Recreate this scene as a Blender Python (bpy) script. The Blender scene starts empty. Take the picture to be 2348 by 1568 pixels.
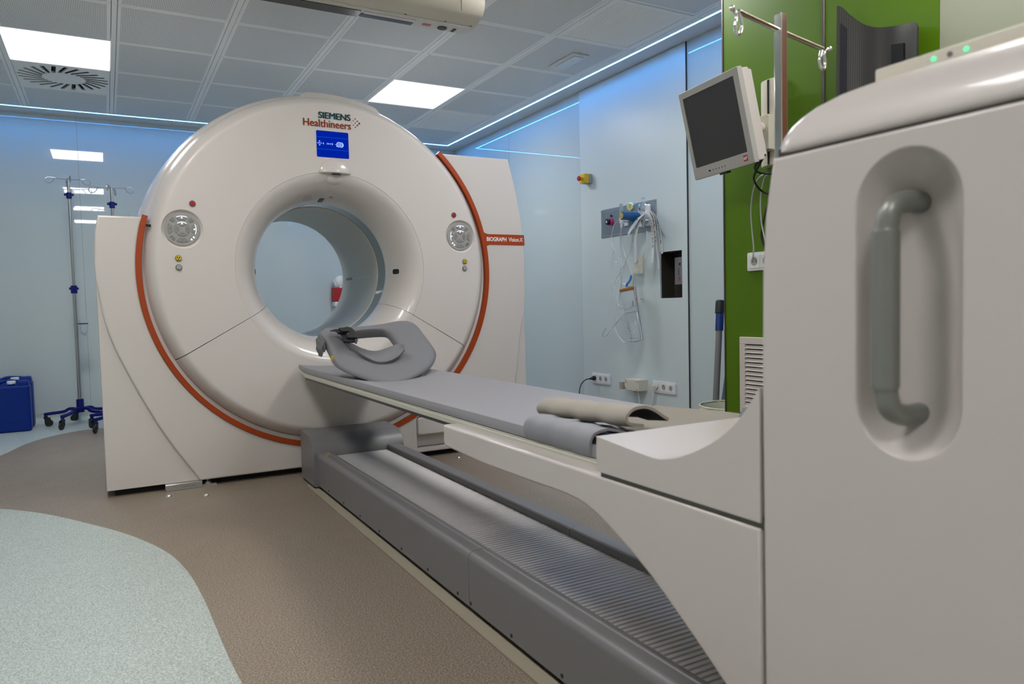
import bpy, bmesh, math, random
from mathutils import Vector, Matrix, noise
random.seed(7)
PI = math.pi
S = bpy.context.scene
COL = S.collection
R = math.radians
# ------------------------------------------------------------------ camera
YAW, PITCH, ROLL, FPX, CAMH = R(28.97354), R(2.90031), R(1.35693), 1676.151, 0.91
def cam_axes():
    f = Vector((math.sin(YAW)*math.cos(PITCH), math.cos(YAW)*math.cos(PITCH), -math.sin(PITCH)))
    r = Vector((math.cos(YAW), -math.sin(YAW), 0)); d = f.cross(r)
    c, s = math.cos(ROLL), math.sin(ROLL)
    return c*r + s*d, -s*r + c*d, f
AR, AD, AF = cam_axes()
EYE = Vector((0, 0, CAMH))
def ray(px, py): return AR*((px-1174)/FPX) + AD*((py-784)/FPX) + AF
def at(px, py, ax, val):            # where the sight line meets the plane axis = val
    d = ray(px, py); return EYE + d*((val-EYE[ax])/d[ax])
def pd(px, py, depth): return EYE + ray(px, py)*depth
def onplane(px, py, p0, n):
    d = ray(px, py); return EYE + d*((p0-EYE).dot(n)/d.dot(n))

cam_d = bpy.data.cameras.new('camera'); cam = bpy.data.objects.new('camera', cam_d); COL.objects.link(cam)
m = Matrix((AR, -AD, -AF)).transposed().to_4x4(); m.translation = EYE
cam.matrix_world = m
cam_d.sensor_fit = 'HORIZONTAL'; cam_d.sensor_width = 36; cam_d.lens = FPX/2348*36
cam_d.clip_start = .02
cam_d.dof.use_dof = True; cam_d.dof.focus_distance = 3.9; cam_d.dof.aperture_fstop = 5.0
S.camera = cam
S.view_settings.view_transform = 'Standard'; S.view_settings.look = 'None'
S.view_settings.gamma = 1; S.view_settings.use_curve_mapping = False
S.view_settings.exposure = 0.80
w = bpy.data.worlds.new('world'); S.world = w; w.use_nodes = True
w.node_tree.nodes['Background'].inputs[0].default_value = (.6, .65, .7, 1)
w.node_tree.nodes['Background'].inputs[1].default_value = .05

# ------------------------------------------------------------------ materials
def srgb(h):
    c = [int(h[i:i+2], 16)/255 for i in (0, 2, 4)]
    return tuple(x/12.92 if x <= .04045 else ((x+.055)/1.055)**2.4 for x in c)
MATS = {}
def mat(name, col, rough=.5, metal=0, coat=0, spec=.5, var=.015, bump=0, bscale=300, trans=0, ior=1.45, alpha=1, emit=None, estr=0):
    if isinstance(col, str): col = srgb(col)
    M = bpy.data.materials.new(name); M.use_nodes = True
    nt = M.node_tree; p = nt.nodes['Principled BSDF']
    p.inputs['Base Color'].default_value = (*col, 1)
    p.inputs['Metallic'].default_value = metal
    p.inputs['Coat Weight'].default_value = coat; p.inputs['Coat Roughness'].default_value = .05
    p.inputs['Specular IOR Level'].default_value = spec
    p.inputs['Transmission Weight'].default_value = trans; p.inputs['IOR'].default_value = ior
    p.inputs['Alpha'].default_value = alpha
    if emit:
        p.inputs['Emission Color'].default_value = (*emit, 1); p.inputs['Emission Strength'].default_value = estr
    tc = nt.nodes.new('ShaderNodeTexCoord')
    n = nt.nodes.new('ShaderNodeTexNoise'); n.inputs['Scale'].default_value = 9; n.inputs['Detail'].default_value = 3
    nt.links.new(tc.outputs['Object'], n.inputs['Vector'])
    mr = nt.nodes.new('ShaderNodeMapRange'); mr.inputs[3].default_value = max(0, rough-var); mr.inputs[4].default_value = min(1, rough+var)
    nt.links.new(n.outputs[0], mr.inputs[0]); nt.links.new(mr.outputs[0], p.inputs['Roughness'])
    if bump:
        n2 = nt.nodes.new('ShaderNodeTexNoise'); n2.inputs['Scale'].default_value = bscale; n2.inputs['Detail'].default_value = 2
        nt.links.new(tc.outputs['Object'], n2.inputs['Vector'])
        b = nt.nodes.new('ShaderNodeBump'); b.inputs['Strength'].default_value = bump; b.inputs['Distance'].default_value = .001
        nt.links.new(n2.outputs[0], b.inputs['Height']); nt.links.new(b.outputs[0], p.inputs['Normal'])
    MATS[name] = M; return M
def floor_mat(name, c1, c2, c3):
    M = mat(name, c1, .42, var=.05); nt = M.node_tree; p = nt.nodes['Principled BSDF']
    tc = [n for n in nt.nodes if n.type == 'TEX_COORD'][0]
    n = nt.nodes.new('ShaderNodeTexNoise'); n.inputs['Scale'].default_value = 210; n.inputs['Detail'].default_value = 3; n.inputs['Roughness'].default_value = .75
    nt.links.new(tc.outputs['Object'], n.inputs['Vector'])
    r = nt.nodes.new('ShaderNodeValToRGB'); e = r.color_ramp.elements
    e[0].position = .40; e[0].color = (*srgb(c2), 1); e[1].position = .62; e[1].color = (*srgb(c3), 1)
    k = r.color_ramp.elements.new(.5); k.color = (*srgb(c1), 1)
    nt.links.new(n.outputs[0], r.inputs[0]); nt.links.new(r.outputs[0], p.inputs['Base Color'])
    return M
def stripe_mat(M, axis, pitch, duty, dark, soft=.2, depth=.0):
    """fine grooves across one axis (perforation rows, ribs, weave)"""
    nt = M.node_tree; p = nt.nodes['Principled BSDF']
    tc = [n for n in nt.nodes if n.type == 'TEX_COORD'][0]
    sx = nt.nodes.new('ShaderNodeSeparateXYZ'); nt.links.new(tc.outputs['Object'], sx.inputs[0])
    mu = nt.nodes.new('ShaderNodeMath'); mu.operation = 'MULTIPLY'; mu.inputs[1].default_value = 1/pitch
    nt.links.new(sx.outputs[axis], mu.inputs[0])
    fr = nt.nodes.new('ShaderNodeMath'); fr.operation = 'PINGPONG'; fr.inputs[1].default_value = .5
    nt.links.new(mu.outputs[0], fr.inputs[0])
    mr = nt.nodes.new('ShaderNodeMapRange'); mr.inputs[1].default_value = max(0, duty/2-soft/2); mr.inputs[2].default_value = duty/2+soft/2
    nt.links.new(fr.outputs[0], mr.inputs[0])
    mx = nt.nodes.new('ShaderNodeMix'); mx.data_type = 'RGBA'
    mx.inputs[6].default_value = (*dark, 1); mx.inputs[7].default_value = p.inputs['Base Color'].default_value
    nt.links.new(mr.outputs[0], mx.inputs[0]); nt.links.new(mx.outputs[2], p.inputs['Base Color'])
    return M
def glow(name, col, s):
    M = bpy.data.materials.new(name); M.use_nodes = True; nt = M.node_tree
    nt.nodes.remove(nt.nodes['Principled BSDF']); e = nt.nodes.new('ShaderNodeEmission')
    e.inputs[0].default_value = (*col, 1); e.inputs[1].default_value = s
    nt.links.new(e.outputs[0], nt.nodes['Material Output'].inputs[0]); MATS[name] = M; return M

M_WHITE = mat('gloss white shell', (.62, .572, .535), .30, coat=.5, var=.006)
M_FACE = mat('satin white face', (.63, .582, .545), .52, spec=.3, var=.006)
M_WHITE2 = mat('satin white shell', (.56, .505, .485), .38, coat=.4, var=.006)
M_GREYIN = mat('grey tunnel lining', (.52, .52, .48), .42)
M_DGLASS = mat('dark scan window', (.045, .07, .075), .08, coat=.5)
M_SMOKE = mat('smoked window', (.022, .022, .021), .3)
M_CREAM = mat('cream plastic', (.62, .58, .49), .42)
M_CREAM2 = mat('cream rail', (.50, .49, .41), .38)
M_ORANGE = mat('orange trim', (.36, .048, .004), .38)
M_ORANGE2 = mat('orange lettering', (.26, .026, .004), .55, spec=.2)
M_TEAL = mat('teal lettering', (.006, .058, .076), .55, spec=.2)
M_BLACK = mat('black plastic', (.012, .012, .014), .45)
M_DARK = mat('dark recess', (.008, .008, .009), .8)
M_GREYP = mat('grey button plastic', (.33, .32, .30), .42)
M_GREYD = mat('grey key', (.25, .245, .235), .42)
M_RED = mat('red lens', (.42, .012, .018), .3, coat=.4)
M_YELLOW = mat('yellow lens', (.72, .53, .02), .4)
M_SLATE = mat('slate lens', (.14, .15, .16), .35)
M_RAIL = mat('grey rail cover', (.21, .203, .21), .42, metal=.2, bump=.05, bscale=900)
M_BELT = mat('ribbed metal belt', (.60, .57, .565), .36, metal=.35, spec=.3)
S.cycles.diffuse_bounces = 8; S.cycles.max_bounces = 14
M_PAD = mat('grey vinyl mattress', (.262, .255, .27), .52, bump=.06, bscale=700)
M_HEAD = mat('grey foam skin', (.165, .162, .172), .6, bump=.05, bscale=900)
M_CARBON = mat('dark underside', (.04, .042, .048), .4)
M_STEEL = mat('brushed steel', (.55, .55, .54), .3, metal=1)
M_CHROME = mat('chrome', (.75, .74, .72), .12, metal=1)
M_POLE = mat('matt steel pole', (.42, .41, .40), .3, metal=1)
M_BLUE = mat('navy plastic', (.003, .008, .13), .4, spec=.3)
M_CAN = mat('blue polyethylene', (.001, .024, .21), .45, spec=.25)
M_WHT = mat('white plastic', (.72, .73, .74), .4)
M_GREEN = mat('green laminate', (.075, .16, .002), .40, var=.02, spec=.35)
M_PALE = mat('pale grey green paint', (.30, .32, .235), .5)
M_GLASS = mat('back painted glass', (.50, .575, .58), .012, spec=.6, var=.004)
M_SATIN = mat('satin glass door', (.56, .63, .63), .36, spec=.5, var=.02)
M_JOINT = mat('dark joint', (.03, .035, .04), .5)
M_JOINTL = mat('pale joint', (.22, .26, .27), .4)
M_CEIL = mat('white ceiling metal', (.88, .89, .88), .5)
M_PERF = stripe_mat(mat('perforated ceiling metal', (.88, .89, .88), .5), 0, .0085, .44, (.38, .39, .385), .3)
M_CBACK = mat('ceiling void', (.05, .055, .06), .9)
M_SOFF = mat('soffit plaster', (.70, .71, .70), .7)
M_WALLP = mat('plain wall paint', (.80, .80, .78), .7)
M_LED = glow('blue led', (.055, .36, 1.0), 27)
M_PANEL = glow('light panel', (1.0, .985, .97), 15)
M_PEDGE = glow('light panel edge', (1.0, .99, .98), .75)
M_SCREEN = glow('blue display', (.0, .009, .20), 1.0)
M_SGFX = glow('display graphics', (.22, .33, .75), 1.0)
M_SLINE = glow('display line', (.005, .05, .40), 1.0)
M_KEYL = glow('lit key symbol', (.75, .78, 1.0), 1.1)
M_LEDG = glow('green indicator', (.12, .75, .35), 1.0)
M_TAN = floor_mat('beige speckled vinyl', '857769', '62564a', 'a99b8b')
M_MINT = floor_mat('mint speckled vinyl', 'b0b8b2', '8b9691', 'c8d0ca')
M_SKIRT = mat('sealant strip', (.33, .29, .22), .6)
M_SCRN = mat('monitor glass', (.05, .05, .052), .42, spec=.3)
M_MON = mat('monitor bezel', (.42, .41, .38), .45)
M_MONB = mat('monitor shell', (.60, .55, .52), .45)
M_BEIGE = mat('beige fleece', (.33, .30, .26), .95, bump=.4, bscale=500)
M_STRAP = mat('grey strap vinyl', (.235, .235, .255), .55, bump=.08, bscale=600)
M_BLANKET = mat('beige blanket fleece', (.245, .222, .19), .95, bump=.4, bscale=500)
M_DGREY = mat('dark grey fabric', (.13, .135, .15), .85, bump=.15, bscale=600)
M_LINER = mat('fleece lining', (.012, .013, .018), .9)
M_CLEAR = mat('clear plastic', (.93, .95, .96), .12, trans=.9, ior=1.2)
M_TUBE = mat('clear tubing', (.86, .88, .88), .15, trans=.62, ior=1.25)
M_FILM = mat('translucent wrapper', (.74, .76, .76), .3, trans=.25, ior=1.1)
M_PAPER = mat('paper wrapper', (.70, .69, .67), .6)
M_PRINT = mat('printed ink', (.16, .16, .18), .6)
M_REGB = mat('regulator blue', (.005, .085, .24), .3, coat=.5)
M_PINK = mat('magenta ring', (.5, .02, .16), .4)
M_BRASS = mat('dull brass', (.45, .38, .22), .35, metal=1)
M_WEAVE = stripe_mat(mat('carbon weave', (.035, .033, .03), .38), 1, .007, .5, (.016, .015, .014), .3)
M_BIN = mat('ivory liner', (.66, .63, .48), .7, spec=.2)
M_BROWN = mat('amber rim', (.40, .17, .02), .4)
M_BLU2 = mat('sky blue plastic', (.04, .20, .62), .4)
M_ALU = mat('grey aluminium', (.40, .41, .42), .42, metal=.5)
M_TRIMD = mat('dark aluminium trim', (.12, .11, .10), .35, metal=.8)
M_GRIP = mat('grey green grip', (.235, .24, .22), .36, metal=.4)
M_BADGE = mat('red badge', (.42, .02, .035), .5)
M_INKW = mat('white ink', (.85, .83, .80), .5)
M_GOLD = mat('warning yellow', (.55, .34, .02), .5)
M_VINT = mat('off white louvre', (.60, .55, .52), .45)
M_SLATEP = mat('slate blue panel', (.10, .13, .16), .6)

# ------------------------------------------------------------------ mesh helpers
def V(*a): return Vector(a)
def link(name, me): o = bpy.data.objects.new(name, me); COL.objects.link(o); return o
def obj(name, bm, material, parent=None, label=None, ang=38, wn=True, recalc=True, flat=False):
    if recalc: bmesh.ops.recalc_face_normals(bm, faces=bm.faces)
    me = bpy.data.meshes.new(name); bm.to_mesh(me); bm.free()
    for x in (material if isinstance(material, (list, tuple)) else [material]): me.materials.append(x)
    if not flat:
        me.shade_smooth(); me.set_sharp_from_angle(angle=R(ang))
    o = link(name, me)
    if parent is not None:
        o.parent = parent
        root = parent
        if parent.type == 'EMPTY': o.matrix_parent_inverse = parent.matrix_basis.inverted()
    if wn:
        k = o.modifiers.new('wn', 'WEIGHTED_NORMAL'); k.keep_sharp = True
    if label: o['label'] = label
    return o
def tag(o, label, cat, group=None):
    o['label'] = label; o['category'] = cat
    if group: o['group'] = group
    return o
def thing(name, label, cat, loc, group=None):
    o = bpy.data.objects.new(name, None); COL.objects.link(o); o.empty_display_size = .05
    o.matrix_basis = Matrix.Translation(Vector(loc)); return tag(o, label, cat, group)
def struct(o): o['kind'] = 'structure'; return o
def NB(): return bmesh.new()
def box(bm, a, b, bev=0, seg=2):
    t = bmesh.new(); bmesh.ops.create_cube(t, size=1)
    a, b = Vector(a), Vector(b); c = (a+b)/2; d = b-a
    for v in t.verts: v.co = Vector((v.co[i]*d[i]+c[i] for i in range(3)))
    if bev: bmesh.ops.bevel(t, geom=t.edges[:], offset=bev, segments=seg, affect='EDGES', profile=.5)
    return merge(bm, t)
def obox(bm, c, U, Vv, N, su, sv, sn, bev=0, seg=2):
    """box centred at c with axes U, Vv, N"""
    t = bmesh.new(); bmesh.ops.create_cube(t, size=1)
    for v in t.verts: v.co = Vector((v.co.x*su, v.co.y*sv, v.co.z*sn))
    if bev: bmesh.ops.bevel(t, geom=t.edges[:], offset=bev, segments=seg, affect='EDGES', profile=.5)
    for v in t.verts: v.co = c + U*v.co.x + Vv*v.co.y + N*v.co.z
    return merge(bm, t)
def merge(bm, t):
    vs = {}
    for v in t.verts: vs[v] = bm.verts.new(v.co)
    out = []
    for f in t.faces:
        try: g = bm.faces.new([vs[v] for v in f.verts]); g.material_index = f.material_index; out.append(g)
        except ValueError: pass
    t.free(); return out
def prism(bm, poly, axis, a, b, bev=0, seg=2, capbev=True, sidebev=False):
    """poly in the two other axes (order x,y,z), extruded from a to b along axis"""
    t = bmesh.new()
    def mk(p, k):
        if axis == 0: return V(k, p[0], p[1])
        if axis == 1: return V(p[0], k, p[1])
        return V(p[0], p[1], k)
    A = [t.verts.new(mk(p, a)) for p in poly]; B = [t.verts.new(mk(p, b)) for p in poly]; n = len(poly)
    fa = t.faces.new(A); fb = t.faces.new(B[::-1])
    for i in range(n): t.faces.new([A[i], B[i], B[(i+1) % n], A[(i+1) % n]])
    bmesh.ops.recalc_face_normals(t, faces=t.faces)
    if bev:
        es = set()
        if capbev: es |= set(fa.edges) | set(fb.edges)
        if sidebev: es |= set(e for e in t.edges if e not in fa.edges and e not in fb.edges)
        bmesh.ops.bevel(t, geom=list(es), offset=bev, segments=seg, affect='EDGES', profile=.5, clamp_overlap=True)
    return merge(bm, t)
def cat(pts, n=8, closed=False):
    pts = [Vector(p) for p in pts]; out = []; m_ = len(pts)
    rng = range(m_ if closed else m_-1)
    for i in rng:
        if closed: p0, p1, p2, p3 = pts[i-1], pts[i], pts[(i+1) % m_], pts[(i+2) % m_]
        else:
            p1, p2 = pts[i], pts[i+1]; p0 = pts[i-1] if i else p1*2-p2; p3 = pts[i+2] if i+2 < m_ else p2*2-p1
        for k in range(n):
            t = k/n
            out.append(.5*((2*p1)+(p2-p0)*t+(2*p0-5*p1+4*p2-p3)*t*t+(3*p1-p0-3*p2+p3)*t**3))
    if not closed: out.append(pts[-1])
    return out
def tube(bm, path, r, n=10, closed=False, cap=True):
    path = [Vector(p) for p in path]; m_ = len(path)
    rr = r if callable(r) else (lambda t: r)
    T = []
    for i in range(m_):
        a = path[i-1] if (i or closed) else path[i]; b = path[(i+1) % m_] if (i < m_-1 or closed) else path[i]
        T.append((b-a).normalized() if (b-a).length > 1e-9 else V(0, 0, 1))
    u = T[0].orthogonal().normalized(); rings = []
    for i in range(m_):
        u = (u - T[i]*u.dot(T[i])); u = u.normalized() if u.length > 1e-6 else T[i].orthogonal().normalized()
        v = T[i].cross(u); k = rr(i/(m_-1) if m_ > 1 else 0)
        rings.append([bm.verts.new(path[i]+(u*math.cos(2*PI*j/n)+v*math.sin(2*PI*j/n))*k) for j in range(n)])
    for i in range(m_ if closed else m_-1):
        a, b = rings[i], rings[(i+1) % m_]
        for j in range(n):
            try: bm.faces.new([a[j], a[(j+1) % n], b[(j+1) % n], b[j]])
            except ValueError: pass
    if cap and not closed:
        bm.faces.new(rings[0][::-1]); bm.faces.new(rings[-1])
def revolve(bm, c, ax, prof, n=32, a0=0, a1=2*PI, ref=None, closedprof=False, caps=False):
    """prof: (radius, height along ax) list; revolved about ax through c"""
    c = Vector(c); ax = Vector(ax).normalized(); u = Vector(ref).normalized() if ref else ax.orthogonal().normalized(); v = ax.cross(u)
    full = abs(a1-a0-2*PI) < 1e-6; cols = n if full else n+1; G = []
    for i in range(cols):
        t = a0+(a1-a0)*i/n; d = u*math.cos(t)+v*math.sin(t)
        G.append([bm.verts.new(c+d*r_+ax*h) for r_, h in prof])
    m_ = len(prof); kk = m_ if closedprof else m_-1
    for i in range(n):
        A, B = G[i], G[(i+1) % cols]
        for j in range(kk):
            q = [A[j], A[(j+1) % m_], B[(j+1) % m_], B[j]]
            try: bm.faces.new(q)
            except ValueError: pass
    if caps and not full:
        bm.faces.new(G[0]); bm.faces.new(G[-1][::-1])
    bmesh.ops.remove_doubles(bm, verts=bm.verts, dist=1e-6)
def cyl(bm, c, ax, r, h, n=24, bev=0, r2=None):
    """solid cylinder from c along ax by h"""
    r2 = r if r2 is None else r2
    p = [(1e-7, 0), (r-bev, 0)] + ([(r, bev)] if bev else []) + ([(r2, h-bev)] if bev else [(r2, h)]) + ([(r2-bev, h)] if bev else []) + [(1e-7, h)]
    t = bmesh.new(); revolve(t, c, ax, p, n); merge(bm, t)
def ball(bm, c, r, sc=(1, 1, 1), u=20, v=12):
    t = bmesh.new(); bmesh.ops.create_uvsphere(t, u_segments=u, v_segments=v, radius=r)
    for k in t.verts: k.co = Vector((k.co[i]*sc[i] for i in range(3))) + Vector(c)
    merge(bm, t)
def rrect(x0, x1, y0, y1, r, n=5):
    P = []
    for cx, cy, a in ((x1-r, y1-r, 0), (x0+r, y1-r, 90), (x0+r, y0+r, 180), (x1-r, y0+r, 270)):
        for k in range(n+1): t = R(a+90*k/n); P.append((cx+r*math.cos(t), cy+r*math.sin(t)))
    return P
def grid(bm, f, nu, nv, thick=None):
    """f(u,v) -> point; optional thick(u,v) -> vector to the back surface"""
    G = [[bm.verts.new(f(i/nu, j/nv)) for j in range(nv+1)] for i in range(nu+1)]
    for i in range(nu):
        for j in range(nv): bm.faces.new([G[i][j], G[i+1][j], G[i+1][j+1], G[i][j+1]])
    if thick:
        H = [[bm.verts.new(f(i/nu, j/nv)+thick(i/nu, j/nv)) for j in range(nv+1)] for i in range(nu+1)]
        for i in range(nu):
            for j in range(nv): bm.faces.new([H[i][j], H[i][j+1], H[i+1][j+1], H[i+1][j]])
        for i in range(nu):
            bm.faces.new([G[i][0], H[i][0], H[i+1][0], G[i+1][0]]); bm.faces.new([G[i+1][nv], H[i+1][nv], H[i][nv], G[i][nv]])
        for j in range(nv):
            bm.faces.new([G[0][j+1], H[0][j+1], H[0][j], G[0][j]]); bm.faces.new([G[nu][j], H[nu][j], H[nu][j+1], G[nu][j+1]])
def boolean(o, cut, op='DIFFERENCE', ang=30):
    me = bpy.data.meshes.new('cut'); bmesh.ops.recalc_face_normals(cut, faces=cut.faces); cut.to_mesh(me); cut.free()
    c = bpy.data.objects.new('cut', me); COL.objects.link(c)
    wn = [k for k in o.modifiers]
    for k in wn: o.modifiers.remove(k)
    md = o.modifiers.new('b', 'BOOLEAN'); md.object = c; md.operation = op; md.solver = 'EXACT'
    dg = bpy.context.evaluated_depsgraph_get(); dg.update()
    new = bpy.data.meshes.new_from_object(o.evaluated_get(dg))
    o.modifiers.clear(); old = o.data; new.name = old.name; o.data = new
    bpy.data.objects.remove(c); bpy.data.meshes.remove(me)
    new.shade_smooth(); new.set_sharp_from_angle(angle=R(ang))
    k = o.modifiers.new('wn', 'WEIGHTED_NORMAL'); k.keep_sharp = True
def text(bm, s, o, U, W, N, width, height=None, depth=.0008, bold=.0, keep=False):
    """lettering whose lower left corner is o, running along U with up W, raised along N"""
    cu = bpy.data.curves.new('t', 'FONT'); cu.body = s; cu.extrude = .5; cu.offset = bold; cu.resolution_u = 4
    t = bpy.data.objects.new('t', cu); COL.objects.link(t)
    dg = bpy.context.evaluated_depsgraph_get(); dg.update()
    me = bpy.data.meshes.new_from_object(t.evaluated_get(dg))
    b = bmesh.new(); b.from_mesh(me)
    xs = [v.co.x for v in b.verts]; ys = [v.co.y for v in b.verts]; x0, x1, y0, y1 = min(xs), max(xs), min(ys), max(ys)
    kx = width/(x1-x0); ky = height/(y1-y0) if height else kx
    for v in b.verts: v.co = Vector(o)+U*((v.co.x-x0)*kx)+W*((v.co.y-y0)*ky)+N*((v.co.z+.5)*depth)
    merge(bm, b)
    bpy.data.objects.remove(t); bpy.data.curves.remove(cu); bpy.data.meshes.remove(me)
X, Y, Z = V(1, 0, 0), V(0, 1, 0), V(0, 0, 1)
def dup(root, off, label=None, group=None):
    r = root.copy(); COL.objects.link(r); r.matrix_basis = Matrix.Translation(off) @ root.matrix_basis
    if label: r['label'] = label
    if group: r['group'] = group
    for ch in list(root.children):
        c = ch.copy(); COL.objects.link(c); c.parent = r
        for g in list(ch.children):
            d = g.copy(); COL.objects.link(d); d.parent = c
    return r

# ================================================================== ROOM
XR, YB, ZC, XG = 3.395, 7.32, 2.6, 2.55
XL, YF = -3.0, -2.4
b = NB(); box(b, (XL, YF, -.08), (XR, YB, 0)); struct(obj('floor', b, M_TAN))
def poly_plate(name, pts, z0, z1, m_):
    b = NB(); prism(b, pts, 2, z0, z1); return obj(name, b, m_)
near = [(-.481, 4.187), (-.293, 3.965), (-.113, 3.669), (.048, 3.361), (.159, 3.055), (.210, 2.778), (.230, 2.493), (.236, 2.264), (.241, 2.04), (.250, 1.856), (.27, 1.5), (.31, .9), (.36, .2), (.4, -.6), (.4, YF)]
near = [(p.x, p.y) for p in cat([V(-1.6, 4.62, 0), V(-1.0, 4.48, 0), V(-.68, 4.33, 0)]+[V(a, c, 0) for a, c in near], 5)]
struct(poly_plate('floor', [(XL, YF), (XL, 4.7)]+near, -.001, .0012, M_MINT))
far = [(-.65, 5.803), (-.54, 6.223), (-.397, 6.502), (-.23, 6.663), (-.075, 6.697), (.3, 6.69), (.9, 6.6), (1.6, 6.45), (2.4, 6.35), (XR, 6.3)]
far = [(p.x, p.y) for p in cat([V(-1.4, 5.2, 0), V(-.85, 5.45, 0)]+[V(a, c, 0) for a, c in far], 5)]
struct(poly_plate('floor', [(XL, 5.1)]+far+[(XR, YB), (XL, YB)], -.001, .0012, M_MINT))
# walls
b = NB(); box(b, (XL-.1, YB, 0), (XR+.3, YB+.1, ZC+.1)); struct(obj('wall_back', b, M_GLASS))
for k, x in enumerate((-.149, -1.35, 1.05, 2.25)):
    b = NB(); box(b, (x-.0012, YB-.0006, .08), (x+.0012, YB+.002, ZC)); struct(obj('trim_%d' % (k+1), b, M_JOINTL))
b = NB(); box(b, (XR, YF, 0), (XR+.25, YB, ZC+.1)); wr = struct(obj('wall_right', b, M_GLASS))
b = NB(); box(b, (XR-.012, 3.684, .08), (XR+.002, 4.912, ZC-.004), .002, 1); door = struct(obj('door_1', b, M_SATIN, wn=True))
nic = NB(); box(nic, (XR-.05, 3.738, .932), (XR+.12, 3.96, 1.25)); boolean(door, nic)
nic = NB(); box(nic, (XR-.05, 3.738, .932), (XR+.12, 3.96, 1.25)); boolean(wr, nic)
b = NB()
for y0, y1, z0, z1 in ((3.742, 3.956, .936, .938), (3.742, 3.956, 1.244, 1.246)): box(b, (XR, y0, z0), (XR+.118, y1, z1))
box(b, (XR, 3.74, .934), (XR+.118, 3.742, 1.248)); box(b, (XR, 3.956, .934), (XR+.118, 3.958, 1.248)); box(b, (XR+.114, 3.742, .936), (XR+.119, 3.956, 1.246))
struct(obj('trim_5', b, mat('niche lining', (.035, .03, .022), .6)))
b = NB(); box(b, (XR-.0115, 3.6805, .08), (XR+.001, 3.6838, ZC)); struct(obj('trim_6', b, M_JOINT))
b = NB(); box(b, (XR-.002, 4.9125, .08), (XR+.001, 4.9165, ZC)); struct(obj('trim_7', b, M_JOINT))
b = NB(); box(b, (XR-.0008, 6.1, .08), (XR+.001, 6.1024, ZC)); struct(obj('trim_8', b, M_JOINTL))
b = NB(); box(b, (XL-.1, YF, 0), (XL, YB, ZC+.1)); struct(obj('wall_left', b, M_WALLP))
b = NB(); box(b, (XL-.1, YF-.1, 0), (XR+.3, YF, ZC+.1)); struct(obj('wall_front', b, M_WALLP))
# green partition and its pale continuation
b = NB(); box(b, (XG, 1.992, .0), (XG+.07, 2.522, ZC)); struct(obj('wall_partition', b, M_GREEN))
b = NB(); box(b, (XG, 1.52, .0), (XG+.07, 1.976, ZC)); struct(obj('wall_partition', b, M_GREEN))
b = NB(); box(b, (XG+.002, YF, 0), (XG+.07, 1.5185, ZC)); struct(obj('wall_partition', b, M_PALE))
b = NB(); box(b, (XG-.003, 2.5225, 0), (XG+.07, 2.530, ZC)); struct(obj('trim_9', b, M_TRIMD))
b = NB(); box(b, (XG-.004, 1.977, 0), (XG+.07, 1.991, ZC), .002, 1); struct(obj('trim_10', b, M_TRIMD))
b = NB(); box(b, (XG-.012, -.5, .0), (XG+.001, .62, 2.1), .003, 1); struct(obj('door_2', b, mat('brown door', (.20, .065, .02), .45)))
# skirting (coved vinyl)
def cove(n=8, h=.085, r=.06): return [(.02, 0)]+[(-r-.003+r*math.sin(R(90*k/n)), r-r*math.cos(R(90*k/n))) for k in range(n+1)]+[(-.003, h), (.02, h)]
b = NB(); pr = [(YB+a-.0005, c+.0015) for a, c in cove()]; prism(b, pr, 0, XL, XR); struct(obj('baseboard_back', b, M_MINT))
b = NB(); pr = [(XR+a-.0005, c+.0015) for a, c in cove()]; prism(b, pr, 1, 2.6, YB); struct(obj('baseboard_right', b, M_MINT))
# ceiling
b = NB(); box(b, (XL, YF, ZC+.04), (XR, YB, ZC+.1)); struct(obj('ceiling', b, M_CBACK))
b = NB(); box(b, (3.235, YF, ZC), (XR, YB, ZC+.04)); box(b, (XL, 7.135, ZC), (3.235, YB, ZC+.04)); struct(obj('ceiling', b, M_SOFF))
cols = [.117+.607*k for k in range(-5, 6)]; rows = [4.6+.633*k for k in range(-11, 5)]
cols[-1] = 3.152; rows[-1] = 7.105
LIGHTS = {(i, j) for i in (4, 8) for j in (12, 8, 5)}
LIGHTS |= {(4, 2), (8, 2)}  # unseen repeats of the panel behind the camera, added for their light
VENTS = {(9, 9), (9, 13)}; SWIRL = (4, 13); PLAIN = {(7, 9), (7, 8), (7, 7), (6, 9), (6, 8)}
tiles = NB()
def tile(x0, x1, y0, y1, plain):
    t = bmesh.new(); bmesh.ops.create_cube(t, size=1)
    for v in t.verts: v.co = V((x0+x1)/2+v.co.x*(x1-x0), (y0+y1)/2+v.co.y*(y1-y0), ZC+.01+v.co.z*.02)
    bmesh.ops.bevel(t, geom=[e for e in t.edges if all(v.co.z < ZC+.005 for v in e.verts)], offset=.003, segments=1, affect='EDGES')
    t.faces.ensure_lookup_table()
    f = min(t.faces, key=lambda q: q.calc_center_median().z)
    if not plain:
        r_ = bmesh.ops.inset_individual(t, faces=[f], thickness=.022)
        f.material_index = 1
    merge(tiles, t)
gap = .0165
for i in range(len(cols)-1):
    for j in range(len(rows)-1):
        if (i, j) in LIGHTS or (i, j) in VENTS or (i, j) == SWIRL: continue
        tile(cols[i]+gap, cols[i+1]-gap, rows[j]+.003, rows[j+1]-.003, (i, j) in PLAIN)
for j in range(len(rows)-1): tile(cols[-1]+gap, 3.205, rows[j]+.003, rows[j+1]-.003, True)
for c in cols: box(tiles, (c-.0135, rows[0], ZC+.001), (c+.0135, 7.105, ZC+.02))
box(tiles, (3.2055, YF, ZC+.0005), (3.2185, 7.119, ZC+.03)); box(tiles, (XL, 7.1065, ZC+.0005), (3.2055, 7.1195, ZC+.03))
struct(obj('ceiling', tiles, [M_CEIL, M_PERF], ang=20))
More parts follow.
